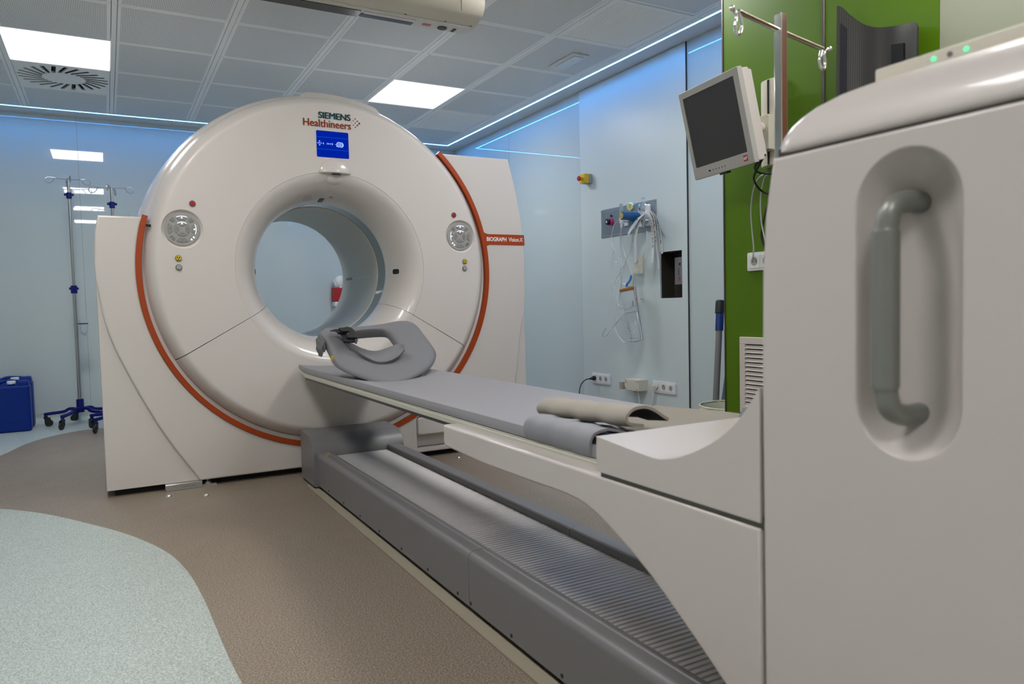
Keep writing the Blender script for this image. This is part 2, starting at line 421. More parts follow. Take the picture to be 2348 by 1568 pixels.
# led strips in the ceiling edge
b = NB(); box(b, (3.2195, YF, ZC+.001), (3.2335, 7.134, ZC+.012)); o = obj('led_strip', b, M_LED)
tag(o, 'blue white light line along the ceiling above the right wall', 'light')
b = NB(); box(b, (XL, 7.1205, ZC+.001), (3.219, 7.1335, ZC+.012)); o = obj('led_strip', b, M_LED)
tag(o, 'blue white light line along the ceiling above the back wall behind the scanner', 'light')
# light panels
lab = {(4, 12): 'square ceiling light beside the round swirl air outlet at the left', (8, 12): 'square ceiling light above the scanner at the right of the ring',
       (8, 8): 'square ceiling light beside the striped grille nearest the camera, barely in the frame'}
for (i, j) in sorted(LIGHTS):
    x0, x1, y0, y1 = cols[i]+gap, cols[i+1]-gap, rows[j]+.003, rows[j+1]-.003
    t = thing('ceiling_light', lab.get((i, j), 'square ceiling light out of the frame behind or beside the camera'), 'ceiling light', ((x0+x1)/2, (y0+y1)/2, ZC), 'square ceiling light panels')
    b = NB(); fr = .052
    for a in ((x0, y0, x1, y0+fr), (x0, y1-fr, x1, y1), (x0, y0+fr, x0+fr, y1-fr), (x1-fr, y0+fr, x1, y1-fr)): box(b, (a[0], a[1], ZC+.001), (a[2], a[3], ZC+.02))
    obj('frame', b, M_PEDGE, t)
    b = NB(); box(b, (x0+fr, y0+fr, ZC+.0025), (x1-fr, y1-fr, ZC+.015)); obj('diffuser', b, M_PANEL, t)
# louvred grilles
for (i, j), l in (((9, 9), 'white striped ceiling grille by the right wall, near the small emergency light'), ((9, 13), 'white striped ceiling grille above the right end of the scanner')):
    x0, x1, y0, y1 = cols[i]+gap, cols[i+1]-gap, rows[j]+.003, rows[j+1]-.003
    t = thing('ceiling_grille', l, 'air grille', ((x0+x1)/2, (y0+y1)/2, ZC), 'striped ceiling grilles')
    b = NB(); fr = .03
    for a in ((x0, y0, x1, y0+fr), (x0, y1-fr, x1, y1), (x0, y0+fr, x0+fr, y1-fr), (x1-fr, y0+fr, x1, y1-fr)): box(b, (a[0], a[1], ZC-.004), (a[2], a[3], ZC+.02), .002, 1)
    obj('frame', b, M_CEIL, t)
    n = 21; y = y0+fr; h = (x1-x0-2*fr)/n
    for k in range(n):
        b = NB(); xx = x0+fr+k*h
        prism(b, [(xx+.001, ZC+.001), (xx+h*.72, ZC-.003), (xx+h*.78, ZC), (xx+h*.2, ZC+.02), (xx+.001, ZC+.02)], 1, y0+fr, y1-fr); obj('slat', b, M_CEIL, t, flat=True)
# swirl diffuser
i, j = SWIRL; x0, x1, y0, y1 = cols[i]+gap, cols[i+1]-gap, rows[j]+.003, rows[j+1]-.003; cx, cy = (x0+x1)/2, (y0+y1)/2
t = thing('swirl_diffuser', 'square white air outlet with a ring of black radial slots', 'air outlet', (cx, cy, ZC))
b = NB(); box(b, (x0, y0, ZC), (x1, y1, ZC+.012), .002, 1); plate = obj('plate', b, M_CEIL, t, wn=True)
ct = NB(); N_ = 24
for k in range(N_):
    a = 2*PI*k/N_; u = V(math.cos(a+.32), math.sin(a+.32), 0); c0 = V(cx, cy, ZC+.005)+V(math.cos(a), math.sin(a), 0)*.205
    obox(ct, c0, u, V(-u.y, u.x, 0), Z, .155, .026, .06)
boolean(plate, ct)
b = NB(); box(b, (x0+.02, y0+.02, ZC+.02), (x1-.02, y1-.02, ZC+.035)); obj('plenum', b, M_DARK, t)
for k in range(N_):
    a = 2*PI*k/N_; u = V(math.cos(a+.32), math.sin(a+.32), 0); c0 = V(cx, cy, ZC+.008)+V(math.cos(a), math.sin(a), 0)*.205
    vdir = (V(-u.y, u.x, 0)*.5+Z*.86).normalized()
    b = NB(); obox(b, c0+V(-u.y, u.x, 0)*.006, u, vdir, u.cross(vdir), .15, .018, .0015); obj('vane', b, M_BLACK, t)
# emergency light
t = thing('emergency_light', 'small white rectangular emergency light set in a ceiling tile by the right wall', 'emergency light', (2.9, 4.32, ZC))
b = NB(); box(b, (2.83, 4.165, ZC-.012), (2.965, 4.475, ZC-.0005), .006, 2); obj('frame', b, M_WHT, t, wn=True)
b = NB(); box(b, (2.858, 4.195, ZC-.018), (2.937, 4.445, ZC-.0125), .004, 2); obj('lens', b, mat('frosted lens', (.72, .76, .80), .2), t, wn=True)

# ================================================================== SCANNER GANTRY
GX, GZ = 1.127, 1.137
CG = V(GX, 0, GZ)
G = thing('scanner', 'large white ring scanner with an orange arc trim and a round bore', 'scanner', (GX, 4.6, 0))
def lathe(prof, a0, a1, n, closedprof=False, caps=False):
    t = bmesh.new(); revolve(t, CG, Y, prof, n, R(a0), R(a1), ref=X, closedprof=closedprof, caps=caps); return t
# revolve with ref X and axis Y: v = Y x X = -Z, so angles run clockwise; use -angle to count anticlockwise seen from the front
def sector(prof, a0, a1, n, dz=0, **k):
    t = lathe(prof, -a1, -a0, n, **k)
    for v in t.verts: v.co.z += dz
    return t
front = [(.528, 4.046), (.62, 4.047), (.75, 4.048), (.885, 4.05), (.900, 4.0535), (.912, 4.062), (.925, 4.078), (.938, 4.096), (.946, 4.115), (.954, 4.14), (.959, 4.165), (.959, 4.26), (.528, 4.26)]
up = obj('front_cover', sector(front, -30.8, 209.4, 160, closedprof=True, caps=True), M_WHITE, G, wn=True)
lo = obj('lower_cover', sector(front, -150.35, -31.05, 90, closedprof=True, caps=True), M_WHITE, G, wn=True)
for cx, cz in ((.356, 1.332), (1.903, 1.333)):
    t = bmesh.new(); revolve(t, (cx, 4.0, cz), Y, [(1e-7, .0), (.100, .0), (.099, .048), (.094, .053), (.088, .062), (1e-7, .062)], 48); boolean(up, t)
for cv in (up, lo):                      # the flat face is satin, the rounded rim is polished
    cv.data.materials.append(M_FACE)
    for f in cv.data.polygons:
        if (f.center - CG).xz.length < .902 and f.center.y < 4.075: f.material_index = 1
fun = [(.5275, 4.0475)]+[(.528-.138*math.sin(R(a)), 4.047+.264*(1-math.cos(R(a)))) for a in range(6, 91, 7)]+[(.390, 4.318), (.40, 4.325), (.40, 4.24)]
fup = obj('bore_funnel', sector(fun, -30.8, 209.4, 120), M_WHITE, G)
flo = obj('bore_funnel', sector(fun, -150.35, -31.05, 60), M_WHITE, G)
obj('window_ring', sector([(.398, 4.322), (.392, 4.325), (.392, 4.338), (.398, 4.342)], 0, 360, 128), M_WHITE2, G)
obj('window_ring', sector([(.398, 4.34), (.3935, 4.342), (.3935, 4.478), (.398, 4.48)], 0, 360, 128), M_DGLASS, G, label='dark glass scan window ring')
obj('window_ring', sector([(.398, 4.478), (.390, 4.482), (.390, 4.500), (.398, 4.504)], 0, 360, 128), M_CREAM, G)
bt = obj('bore_tunnel', sector([(.3985, 4.5), (.391, 4.505), (.391, 5.24), (.396, 5.27), (.41, 5.29), (.44, 5.30)], 0, 360, 128), M_GREYIN, G)
for ang in (-2.5, 118):
    t = sector([(.3898, 4.60), (.3898, 5.22)], ang-.8, ang+.8, 3); obj('alignment_strip', t, mat('strip%d' % ang, (.55, .56, .55), .3), bt)
    t = sector([(.3893, 5.02), (.3893, 5.18)], ang-1.2, ang+1.2, 3); obj('laser_slot', t, M_SLATE, bt)
drum = [(.95, 4.268), (.957, 4.1665), (.964, 4.172), (.980, 4.20), (.994, 4.30), (1.0, 4.42), (1.0, 4.62), (.995, 4.9), (.975, 5.12), (.93, 5.24), (.86, 5.29), (.44, 5.302), (.40, 5.29)]
obj('drum_shell', sector(drum, 0, 360, 160), M_WHITE, G)
# hump on top
def hump(u, v):
    a = R(67+33.5*u); k = min(1, max(0, min(u, 1-u)/.16)); k = k*k*(3-2*k)
    return CG+V(math.cos(a), 0, math.sin(a))*(.950+.042*k*min(1, v/.02)+.03*min(1, v/.3))+Y*(4.168+.75*v)
b = NB(); grid(b, hump, 40, 50, lambda u, v: V(math.cos(R(67+33.5*u)), 0, math.sin(R(67+33.5*u)))*-.06); obj('top_housing', b, M_WHITE, G)
# orange arc
obj('trim_backing', sector([(.93, 4.15), (.945, 4.125), (.97, 4.118), (.985, 4.125), (.985, 4.2)], 165.5-360, 45.5, 160, dz=-.012), M_WHITE, G)
obj('orange_trim', sector([(.961, 4.125), (.961, 4.093), (.963, 4.091), (.986, 4.091), (.988, 4.093), (.988, 4.125)], 163.4-360, 47.0, 220, dz=-.015, closedprof=True, caps=True), M_ORANGE, G, label='orange arc trim')
# side covers
def arc(r, a0, a1, n): return [(GX+r*math.cos(R(a0+(a1-a0)*k/n)), GZ-.015+r*math.sin(R(a0+(a1-a0)*k/n))) for k in range(n+1)]
a_tl = 180-math.degrees(math.asin((1.393-GZ+.015)/.985)); a_tr = math.degrees(math.asin((1.833-GZ+.015)/.985))
gl = [(-.037, 1.083), (.0, .84), (.094, .584), (.238, .283), (.392, .033)]
gl = [(p.x, p.y) for p in cat([V(a, c, 0) for a, c in gl], 8)]
gr = [(2.371, .765+.1), (2.340, .74), (2.292, .407), (2.262, .25), (2.215, .033)]
gr = [(p.x, p.y) for p in cat([V(a, c, 0) for a, c in gr], 6)]
left = [(-.015, 1.393)] + [(-.03, 1.315), (-.036, 1.24), (-.04, 1.167)] + gl + [(GX-.002, .033)] + arc(.985, 270, a_tl, 60)
b = NB(); prism(b, left, 1, 4.10, 4.9, .010, 3); lc = obj('side_cover', b, M_WHITE, G, wn=True)
right = [(2.273, 1.833), (2.306, 1.71), (2.332, 1.603), (2.356, 1.47), (2.374, 1.333), (2.381, 1.187), (2.379, 1.0), (2.373, .88)] + gr + [(GX+.002, .033)] + arc(.985, -90, a_tr, 60)
b = NB(); prism(b, right, 1, 4.10, 4.9, .010, 3); rc = obj('side_cover', b, M_WHITE, G, wn=True)
b = NB(); prism(b, [(-.036, 1.06)]+[(x+.02, z+.004) for x, z in gl[1:-1]]+[(.41, .033), (-.036, .033)], 1, 4.114, 4.9, .006, 2); obj('corner_cover', b, M_WHITE, G, wn=True)
b = NB(); prism(b, [(2.375, .84)]+[(x-.02, z+.004) for x, z in gr[2:-1]]+[(2.20, .033), (2.382, .033)], 1, 4.112, 4.9, .006, 2); obj('corner_cover', b, M_WHITE, G, wn=True)
ct = NB(); prism(ct, rrect(1.60, 2.06, .058, .252, .022), 1, 4.05, 4.16); boolean(rc, ct)
b = NB(); prism(b, rrect(1.605, 2.055, .137, .247, .020), 1, 4.098, 4.17, .012, 4); obj('service_flap', b, M_WHITE, G, wn=True)
b = NB(); box(b, (1.598, 4.158, .056), (2.062, 4.17, .254)); obj('flap_recess', b, M_WHITE2, G)
b = NB(); prism(b, rrect(.06, 2.28, .06, .66, .05), 1, 4.5, 5.2); obj('rear_body', b, M_WHITE2, G)
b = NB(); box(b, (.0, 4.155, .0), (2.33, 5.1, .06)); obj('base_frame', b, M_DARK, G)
b = NB(); box(b, (.225, 4.085, .0), (.40, 4.12, .034), .002, 1); box(b, (.40, 4.10, 0), (.47, 4.13, .012)); obj('floor_bracket', b, M_STEEL, G, label='steel floor bracket')
b = NB(); cyl(b, (.43, 4.13, .012), Z, .02, .008); cyl(b, (.43, 4.13, .02), Z, .006, .02); obj('levelling_foot', b, M_STEEL, G)
b = NB(); text(b, '11271753_003', (.30, 4.0848, .012), X, Z, -Y, .065, .008, .0004); obj('bracket_lettering', b, M_PRINT, G)
# clips on top of the left cover
for x, s in ((.085, 1), (.155, -1)):
    b = NB(); prism(b, [(x, 1.392), (x+.045, 1.392), (x+.045, 1.397+.012*(s > 0)), (x, 1.397)], 1, 4.2, 4.26, .001, 1); obj('cover_clip', b, M_BRASS, G)
b = NB(); cyl(b, (.213, 4.083, 1.348), V(-1, -.6, 0), .007, .02, 12); obj('trim_screw', b, M_BLACK, G)
# orange name stripe
zs0, zs1 = 1.292, 1.357
def arcx(z, r): return GX+math.sqrt(r*r-(z-GZ)**2)
st = [(arcx(1.40, .974), 1.40), (arcx(1.40, .974)+.004, 1.385), (2.093, zs1+.006), (2.115, zs1), (2.374, zs1), (2.378, zs0), (2.125, zs0), (2.108, zs0-.006), (arcx(1.25, .974)+.003, 1.262), (arcx(1.25, .974), 1.25)]
b = NB(); prism(b, st, 1, 4.0965, 4.105); obj('orange_trim', b, M_ORANGE, G, label='orange name stripe')
b = NB(); text(b, 'BIOGRAPH', (2.105, 4.0964, 1.313), X, Z, -Y, .140, .026, .0006, .02); text(b, 'Vision.X', (2.262, 4.0964, 1.313), X, Z, -Y, .103, .026, .0006, .012); obj('name_lettering', b, M_INKW, G, label='white model lettering on the orange stripe')
# logo
FY = 4.0465
b = NB(); 
for k_, (dx, dz) in enumerate(((0, 0), (.0016, .0004), (.0032, 0), (.0016, -.0006), (.0008, .0004), (.0024, -.0005))): text(b, 'SIEMENS', (1.063+dx, FY, 1.957+dz), X, Z, -Y, .178, .034, .0008+.00006*k_, 0)
obj('maker_logo', b, M_TEAL, G, label='teal block lettering')
b = NB()
for k_, dx in enumerate((0, .0008, .0016)): text(b, 'Healthineers', (.980+dx, FY, 1.909), X, Z, -Y, .263, .040, .0008+.00006*k_, 0)
obj('maker_logo', b, M_ORANGE2, G, label='orange lettering')
b = NB()
for px, py, r_ in ((1102, 518, 10), (1070, 548, 8), (1136, 556, 12), (1038, 578, 5), (1103, 586, 9), (1168, 592, 16), (1071, 617, 8), (1138, 623, 12), (1104, 654, 9)):
    p = at(660+px/7.125, 200+py/7.125, 1, FY); cyl(b, p+Y*.001, -Y, r_/7.125/430, .0016, 20)
obj('maker_logo', b, M_ORANGE2, G, label='orange dots')
# display
b = NB(); prism(b, rrect(1.049, 1.227, 1.746, 1.889, .006), 1, FY-.0012, FY+.002); dsp = obj('display_screen', b, M_SCREEN, G, label='blue lit display')
yy = FY-.0016
b = NB(); box(b, (1.051, yy, 1.8535), (1.225, yy+.0006, 1.8555)); box(b, (1.051, yy, 1.788), (1.225, yy+.0006, 1.790)); obj('display_line', b, M_SLINE, dsp)
b = NB(); text(b, '543.0', (1.053, yy, 1.817), X, Z, -Y, .024, .008, .0004, .01); text(b, '504.0', (1.104, yy, 1.816), X, Z, -Y, .024, .008, .0004, .01); obj('display_digits', b, M_SGFX, dsp)
b = NB()
for q in ([(1.060, 1.829), (1.070, 1.829), (1.065, 1.836)], [(1.060, 1.813), (1.070, 1.813), (1.065, 1.806)], [(1.082, 1.820), (1.088, 1.827), (1.088, 1.813)], [(1.133, 1.827), (1.140, 1.820), (1.133, 1.813)]): prism(b, q, 1, yy, yy+.0006)
for r0, r1, ox in ((.010, .0145, 0), (.0035, .007, 0)):
    t = bmesh.new(); revolve(t, (1.172+ox, yy, 1.820), Y, [(r0, 0), (r1, 0), (r1, .0006), (r0, .0006)], 28, closedprof=True); merge(b, t)
prism(b, [(1.175+.0148*math.cos(R(a)), 1.820+.0148*math.sin(R(a))) for a in range(-75, 76, 10)]+[(1.184+.0148*math.cos(R(a)), 1.819+.0148*math.sin(R(a))) for a in range(75, -76, -10)], 1, yy+.0002, yy+.0006)
box(b, (1.150, yy, 1.818), (1.162, yy+.0006, 1.8195)); box(b, (1.158, yy, 1.807), (1.162, yy+.0006, 1.812))
obj('display_icon', b, M_SGFX, dsp)
# camera bump over the bore
b = NB()
def bump(u, v):
    a = 2*PI*u; r_ = math.sin(v*PI/2); c = math.cos(v*PI/2)
    x, z = math.cos(a)*r_*.092, math.sin(a)*r_
    return V(1.145+x, 4.052-.034*c+.012*max(0, -z), 1.662+(z*.080 if z > 0 else z*.012))
grid(b, bump, 48, 12); bmesh.ops.remove_doubles(b, verts=b.verts, dist=1e-5); cb = obj('camera_housing', b, M_WHITE, G, ang=60)
b = NB(); ball(b, (1.145, 4.078, 1.652), 1, (.070, .034, .050), 28, 14); obj('camera_housing', b, M_WHITE, G, ang=60)
b = NB(); box(b, (1.122, 4.018, 1.6495), (1.170, 4.034, 1.6535), .001, 1); obj('camera_slot', b, M_BLACK, G)
# sensor windows in the funnel
def fpt(ang, s):            # point and normal on the funnel, s in 0..90
    r_ = .528-.138*math.sin(R(s)); y = 4.047+.264*(1-math.cos(R(s)))
    d = V(math.cos(R(ang)), 0, math.sin(R(ang))); tg = (d*(-.138*math.cos(R(s)))+Y*(.264*math.sin(R(s)))).normalized()
    n = tg.cross(Y.cross(d)).normalized()
    if n.dot(-d-Y) < 0: n = -n
    return CG+d*r_+Y*y, n, tg, d.cross(Y).normalized()
for ang, s, L, wd in ((-1.5, 62, .062, .030), (181.5, 75, .062, .030), (93, 70, .062, .030)):
    p, n, tg, u = fpt(ang, s); b = NB()
    t = bmesh.new(); prism(t, rrect(-L/2, L/2, -wd/2, wd/2, .011), 2, -.002, .0022, .001, 1)
    for v in t.verts: v.co = p+tg*v.co.x+u*v.co.y+n*v.co.z
    merge(b, t); obj('laser_window', b, M_SMOKE, G)
b = NB()
for i in range(9):
    for j in range(8):
        if (i-4)**2+(j-3.5)**2 < 20:
            p, n, tg, u = fpt(106-(i-4)*.85-.15*j, 49+j*2.4); cyl(b, p-n*.001, n, .0017, .0014, 8)
obj('speaker_grille', b, M_SLATE, G)
p, n, tg, u = fpt(86.5, 58); b = NB(); cyl(b, p-n*.001, n, .012, .003, 20, .001); cyl(b, p+n*.001, n, .006, .002, 16); obj('microphone', b, M_GREYP, G)
# control panels
def control(cx, mir):
    root = []
    y0 = 4.0625; b = NB(); cyl(b, (cx, y0, 1.332), -Y, .0845, .006, 56, .002); P = obj('control_panel', b, M_GREYP, G, wn=True)
    def key(r0, r1, a0, a1, lit, gap_=0):
        if mir: a0, a1 = 180-a1, 180-a0
        n = 8; poly = [(cx+r1*math.cos(R(a0+(a1-a0)*k/n)), 1.332+r1*math.sin(R(a0+(a1-a0)*k/n))) for k in range(n+1)]
        am = (a0+a1)/2; ww = (a1-a0)*.32
        poly += [(cx+r0*math.cos(R(am+ww*(1-2*k/4))), 1.332+r0*math.sin(R(am+ww*(1-2*k/4)))) for k in range(5)]
        b = NB(); prism(b, poly, 1, y0-.009, y0-.003, .0012, 1); obj('key', b, M_GREYD, P)
        if lit:
            b = NB(); rr = (r0*.45+r1*.55); c = V(cx+rr*math.cos(R(am)), y0-.0093, 1.332+rr*math.sin(R(am)))
            cyl(b, c, -Y, .0042, .0006, 7)
            q = [(cx+(r1-.0005)*math.cos(R(a0+2+(a1-a0-4)*k/n)), 1.332+(r1-.0005)*math.sin(R(a0+2+(a1-a0-4)*k/n))) for k in range(n+1)]
            q += [(cx+(r1-.0035)*math.cos(R(a1-2-(a1-a0-4)*k/n)), 1.332+(r1-.0035)*math.sin(R(a1-2-(a1-a0-4)*k/n))) for k in range(n+1)]
            prism(b, q, 1, y0-.0098, y0-.009); obj('key_light', b, M_KEYL, P)
        else:
            b = NB(); rr = (r0*.5+r1*.5); c = V(cx+rr*math.cos(R(am)), y0-.0093, 1.332+rr*math.sin(R(am)))
            box(b, c+V(-.005, -.0004, -.001), c+V(.003, .0004, .001)); box(b, c+V(.001, -.0004, -.001), c+V(.003, .0004, .006)); obj('key_symbol', b, M_PRINT, P)
    for k, a in enumerate((90, 0, 270, 180)):
        key(.016, .037, a-40, a+40, k == 0); key(.045, .067, a-25, a+25, k in (0, 1))
    key(.050, .072, 37, 57, False); key(.050, .072, 123, 143, False)
    for a in (-51, -38): key(.056, .072, a-5, a+5, True)
    for a in (-129, -142): key(.056, .072, a-5, a+5, False)
control(.356, False); control(1.903, True)
def button(name, x, z, lens, parts=0):
    b = NB(); cyl(b, (x, FY+.002, z), -Y, .0155, .006, 28, .0015); rim = obj(name, b, M_SLATE, G, wn=True)
    b = NB(); cyl(b, (x, FY-.004, z), -Y, .0125, .0035, 28, .0015); obj('lens', b, lens, rim, wn=True)
    if parts:
        b = NB()
        for a in (90+180, 30, 150): prism(b, [(x+r_*math.cos(R(a+d)), z+r_*math.sin(R(a+d))) for r_, d in ((.003, -30), (.009, -30), (.0093, 0), (.009, 30), (.003, 30))], 1, FY-.0079, FY-.0074)
        obj('symbol', b, M_BLACK, rim)
    return rim
for x, z in ((.408, 1.461), (1.860, 1.460)):
    r_ = button('stop_button', x, z, M_RED); b = NB(); text(b, 'STOP', (x-.0065, FY-.0076, z-.002), X, Z, -Y, .013, .004, .0003); obj('symbol', b, mat('dark red ink', (.12, .0, .0), .5), r_)
for x, z in ((.332, 1.185), (1.925, 1.182)): button('radiation_light', x, z, M_YELLOW, 1)
for x, z in ((.332, 1.139), (1.923, 1.140)): button('status_light', x, z, M_GREYP)

# ================================================================== FLOOR RAIL
RL = thing('floor_rail', 'long grey floor rail with a ribbed metal belt that carries the patient table', 'rail', (1.127, 2.0, 0))
def lrail(y0, y1, mir=False):
    pts = [(.905, .018), (.905, .160), (.9058, .1665), (.908, .1725), (.9115, .1775), (.916, .181), (.922, .1835), (.929, .1845), (.949, .1845), (.9515, .1868), (.956, .1868), (.959, .1835), (.984, .1735), (.986, .168), (.986, .02)]
    if mir: pts = [(1.350, .018), (1.350, .16), (1.346, .178), (1.335, .187), (1.282, .187), (1.276, .184), (1.272, .15), (1.272, .02)]
    b = NB(); prism(b, pts, 1, y0, y1, .0012, 1); return obj('side_cover', b, M_RAIL, RL, ang=24)
lrail(1.935, 3.70); lrail(-.4, 1.9325); lrail(1.95, 3.70, True); lrail(-.4, 1.9475, True)
b = NB(); ys = []; y = -.4; pit = .0185
poly = []
while y < 3.69:
    poly += [(y, .158), (y+.003, .1625), (y+.0145, .1625), (y+.0175, .158)]; y += pit
prism(b, [(-.4, .13)]+poly+[(3.7, .13)], 0, .984, 1.274); obj('ribbed_belt', b, M_BELT, RL, ang=25)
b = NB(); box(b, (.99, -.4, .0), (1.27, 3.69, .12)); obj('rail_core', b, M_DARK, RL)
blk = [(3.69, .012), (3.69, .168)]+[(3.69+.12*(1-math.cos(R(a))), .168+.094*math.sin(R(a))) for a in range(8, 91, 8)]+[(3.97, .268), (3.97, .012)]
b = NB(); prism(b, blk, 0, .884, 1.366, .003, 2); obj('end_block', b, M_RAIL, RL, ang=50, wn=True)
for yv in (3.501, 3.248, 3.001, 2.751, 2.503, 2.254, 2.015, 1.923, 1.675, 1.428):
    b = NB(); cyl(b, (.907, yv, .031), -X, .0055, .0035, 12); obj('screw', b, M_BLACK, RL)
for zz in (.03, ):
    for yv in (3.72, 3.93): b = NB(); cyl(b, (.886, yv, zz), -X, .004, .003, 10); obj('screw', b, M_STEEL, RL)
for x in (.918, 1.315):
    b = NB(); prism(b, [(x, 3.60), (x+.016, 3.60), (x+.016, 3.625), (x, 3.63)], 2, .1865, .1878) if x > 1 else prism(b, [(x+.012, 3.60), (x+.026, 3.60), (x+.026, 3.625), (x+.012, 3.63)], 2, .1855, .1868); obj('warning_label', b, M_GOLD, RL)
b = NB(); prism(b, [(.862, -.4), (.905, -.4), (.905, 3.69), (.884, 3.69), (.884, 3.80), (.866, 3.80)], 2, .001, .006); struct(obj('trim_11', b, M_SKIRT))
# floor bolts
BL = [((387, 1138), 'domed steel floor bolt in front of the bracket under the left scanner cover'), ((473, 1136), 'domed steel floor bolt left of the grey end block of the rail'),
      ((1052, 1050), 'domed steel floor bolt right of the rail, nearer to the camera'), ((1068, 1041), 'domed steel floor bolt right of the rail, beside the white table beam')]
for (px, py), l in BL:
    p = at(px, py, 2, 0); b = NB(); revolve(b, (p.x, p.y, .0), Z, [(.014, 0), (.0135, .003), (.0115, .007), (.007, .0095), (1e-7, .0105)], 20)
    tag(obj('floor_bolt', b, M_CHROME), l, 'bolt', 'domed floor bolts')

# ================================================================== PATIENT TABLE
TX = 1.127; TL, TR = .842, 1.412; TWX = .836
T = thing('patient_table', 'white patient table with a tall handled tower and a long grey mattress', 'patient table', (TX, .9, 0))
low = [(1.947, .567), (1.947, .520), (1.944, .510), (1.935, .505), (1.712, .497), (1.481, .499), (1.329, .502), (1.275, .501), (1.235, .497), (1.19, .486), (1.141, .467), (1.075, .438), (1.013, .405), (.945, .362), (.903, .334), (.844, .293), (.79, .25), (.745, .205), (.70, .14), (.665, .075), (.65, .03)]
lowp = [(p.x, p.y) for p in cat([V(a, c, 0) for a, c in low[4:]], 4)]
lowc = [q for q in lowp if q[0] > .768]+[(.766, .229)]
full = low[:4]+lowc+[(.766, .567)]
skirt = [(.758, .229)]+[q for q in lowp if q[0] < .758 and q[1] < .2285]+[(.64, .03), (.64, .229)]
b = NB(); prism(b, full, 0, TL, TR, .009, 4, True, False); prism(b, skirt, 0, TL+.004, TL+.056, .004, 2); prism(b, skirt, 0, TR-.056, TR-.004, .004, 2); obj('pedestal', b, M_WHITE2, T, wn=True)
b = NB(); box(b, (TL+.003, .66, .565), (TR-.003, 1.174, .585)); box(b, (TL+.014, .70, .232), (TR-.014, .80, .56)); box(b, (TL+.014, .70, .59), (TR-.014, .80, .735)); obj('cover_gap', b, M_TRIMD, T)
top = [(1.179, .576), (1.182, .60), (1.180, .640), (1.176, .645), (1.10, .639), (1.006, .632), (.965, .638), (.938, .646), (.90, .662), (.856, .686), (.82, .713), (.793, .741), (.775, .765), (.768, .776)]
top = [(p.x, p.y) for p in cat([V(a, c, 0) for a, c in top], 4)]+[(.765, .778), (.765, .576)]
b = NB(); prism(b, top, 0, TL-.002, TR+.002, .009, 4); cov = obj('table_cover', b, M_WHITE2, T, wn=True)
# tower
TWX = .836; TY0, TY1 = -.12, .758
tw = [(TY0, .04), (TY1-.004, .04), (TY1-.002, .5), (TY1, .80), (TY1-.002, .95), (TY1-.008, 1.03), (TY1-.016, 1.075), (TY1-.023, 1.109), (TY0, 1.109)]
b = NB(); prism(b, tw, 0, TWX, TR+.01, .006, 3); twr = obj('tower', b, M_WHITE2, T, wn=True)
b = NB(); box(b, (TWX+.004, TY0+.01, 1.10), (TR+.006, TY1-.030, 1.12)); obj('tower_gap', b, M_TRIMD, T)
def lidring(d, z, r_):
    P = rrect(TWX+d, TR+.01-d, TY0+d, .7385-d, r_, 6); return [(p[0], p[1], z) for p in P]
LR = [(.004, 1.1122, .03), (.0, 1.1150, .03), (.0005, 1.122, .03), (.004, 1.135, .03), (.010, 1.148, .032), (.018, 1.160, .036), (.029, 1.172, .042), (.044, 1.183, .05), (.062, 1.191, .055), (.085, 1.197, .06), (.115, 1.200, .06)]
b = NB(); rings = [[b.verts.new(V(*p)) for p in lidring(*q)] for q in LR]
for A_, B_ in zip(rings, rings[1:]):
    for k in range(len(A_)): b.faces.new([A_[k], A_[(k+1) % len(A_)], B_[(k+1) % len(A_)], B_[k]])
b.faces.new(rings[0][::-1]); b.faces.new(rings[-1]); obj('tower_lid', b, M_WHITE2, T, ang=60)
# indicator strip
b = NB(); box(b, (TWX+.098, TY0, 1.195), (TWX+.118, .645, 1.2195), .003, 2); isx = obj('indicator_strip', b, M_CREAM, T, wn=True)
sx = TWX+.098
b = NB(); q0, q1 = at(2120, 160, 0, sx), at(2245, 122, 0, sx); box(b, (sx-.0008, q1.y, 1.201), (sx+.001, q0.y, 1.2165), .0004, 1); obj('label_plate', b, M_CREAM, isx)
for k, (px, py) in enumerate(((2141, 149), (2178, 138), (2216, 126))):
    p = at(px, py, 0, sx-.001); b = NB(); cyl(b, V(sx+.001, p.y, 1.209), -X, .0032, .003, 16); obj('indicator_light', b, (M_LEDG, M_SLATE, M_LEDG)[k], isx)
b = NB(); ball(b, (TWX+.14, at(2235, 104, 0, TWX+.14).y, 1.220), .010, (1, 1, .8)); obj('dome_knob', b, M_CLEAR, T)
# recess and handle
ry0, ry1, rz0, rz1 = .470, .604, .712, 1.086
ct = NB(); t = bmesh.new(); cyy = (ry0+ry1)/2; rad = (ry1-ry0)/2; ring = []
for d, s in [(-.012, 1.10), (-.004, 1.05), (0, 1.02)]+[(.050*(1-q**2.4), q*1.0) for q in (.985, .96, .92, .87, .80, .72, .62, .50, .36, .20, .06)]:
    rr = rad*s; L = []
    for k in range(25): a = R(180*k/24); L.append(t.verts.new(V(TWX+d, cyy+rr*math.cos(a), rz1-rad+rr*math.sin(a))))
    for k in range(25): a = R(180+180*k/24); L.append(t.verts.new(V(TWX+d, cyy+rr*math.cos(a), rz0+rad+rr*math.sin(a))))
    ring.append(L)
for a, c in zip(ring, ring[1:]):
    for k in range(50): t.faces.new([a[k], a[(k+1) % 50], c[(k+1) % 50], c[k]])
t.faces.new(ring[0]); t.faces.new(ring[-1][::-1]); merge(ct, t); boolean(twr, ct, ang=45)
hy, hz0, hz1 = .553, .775, 1.012
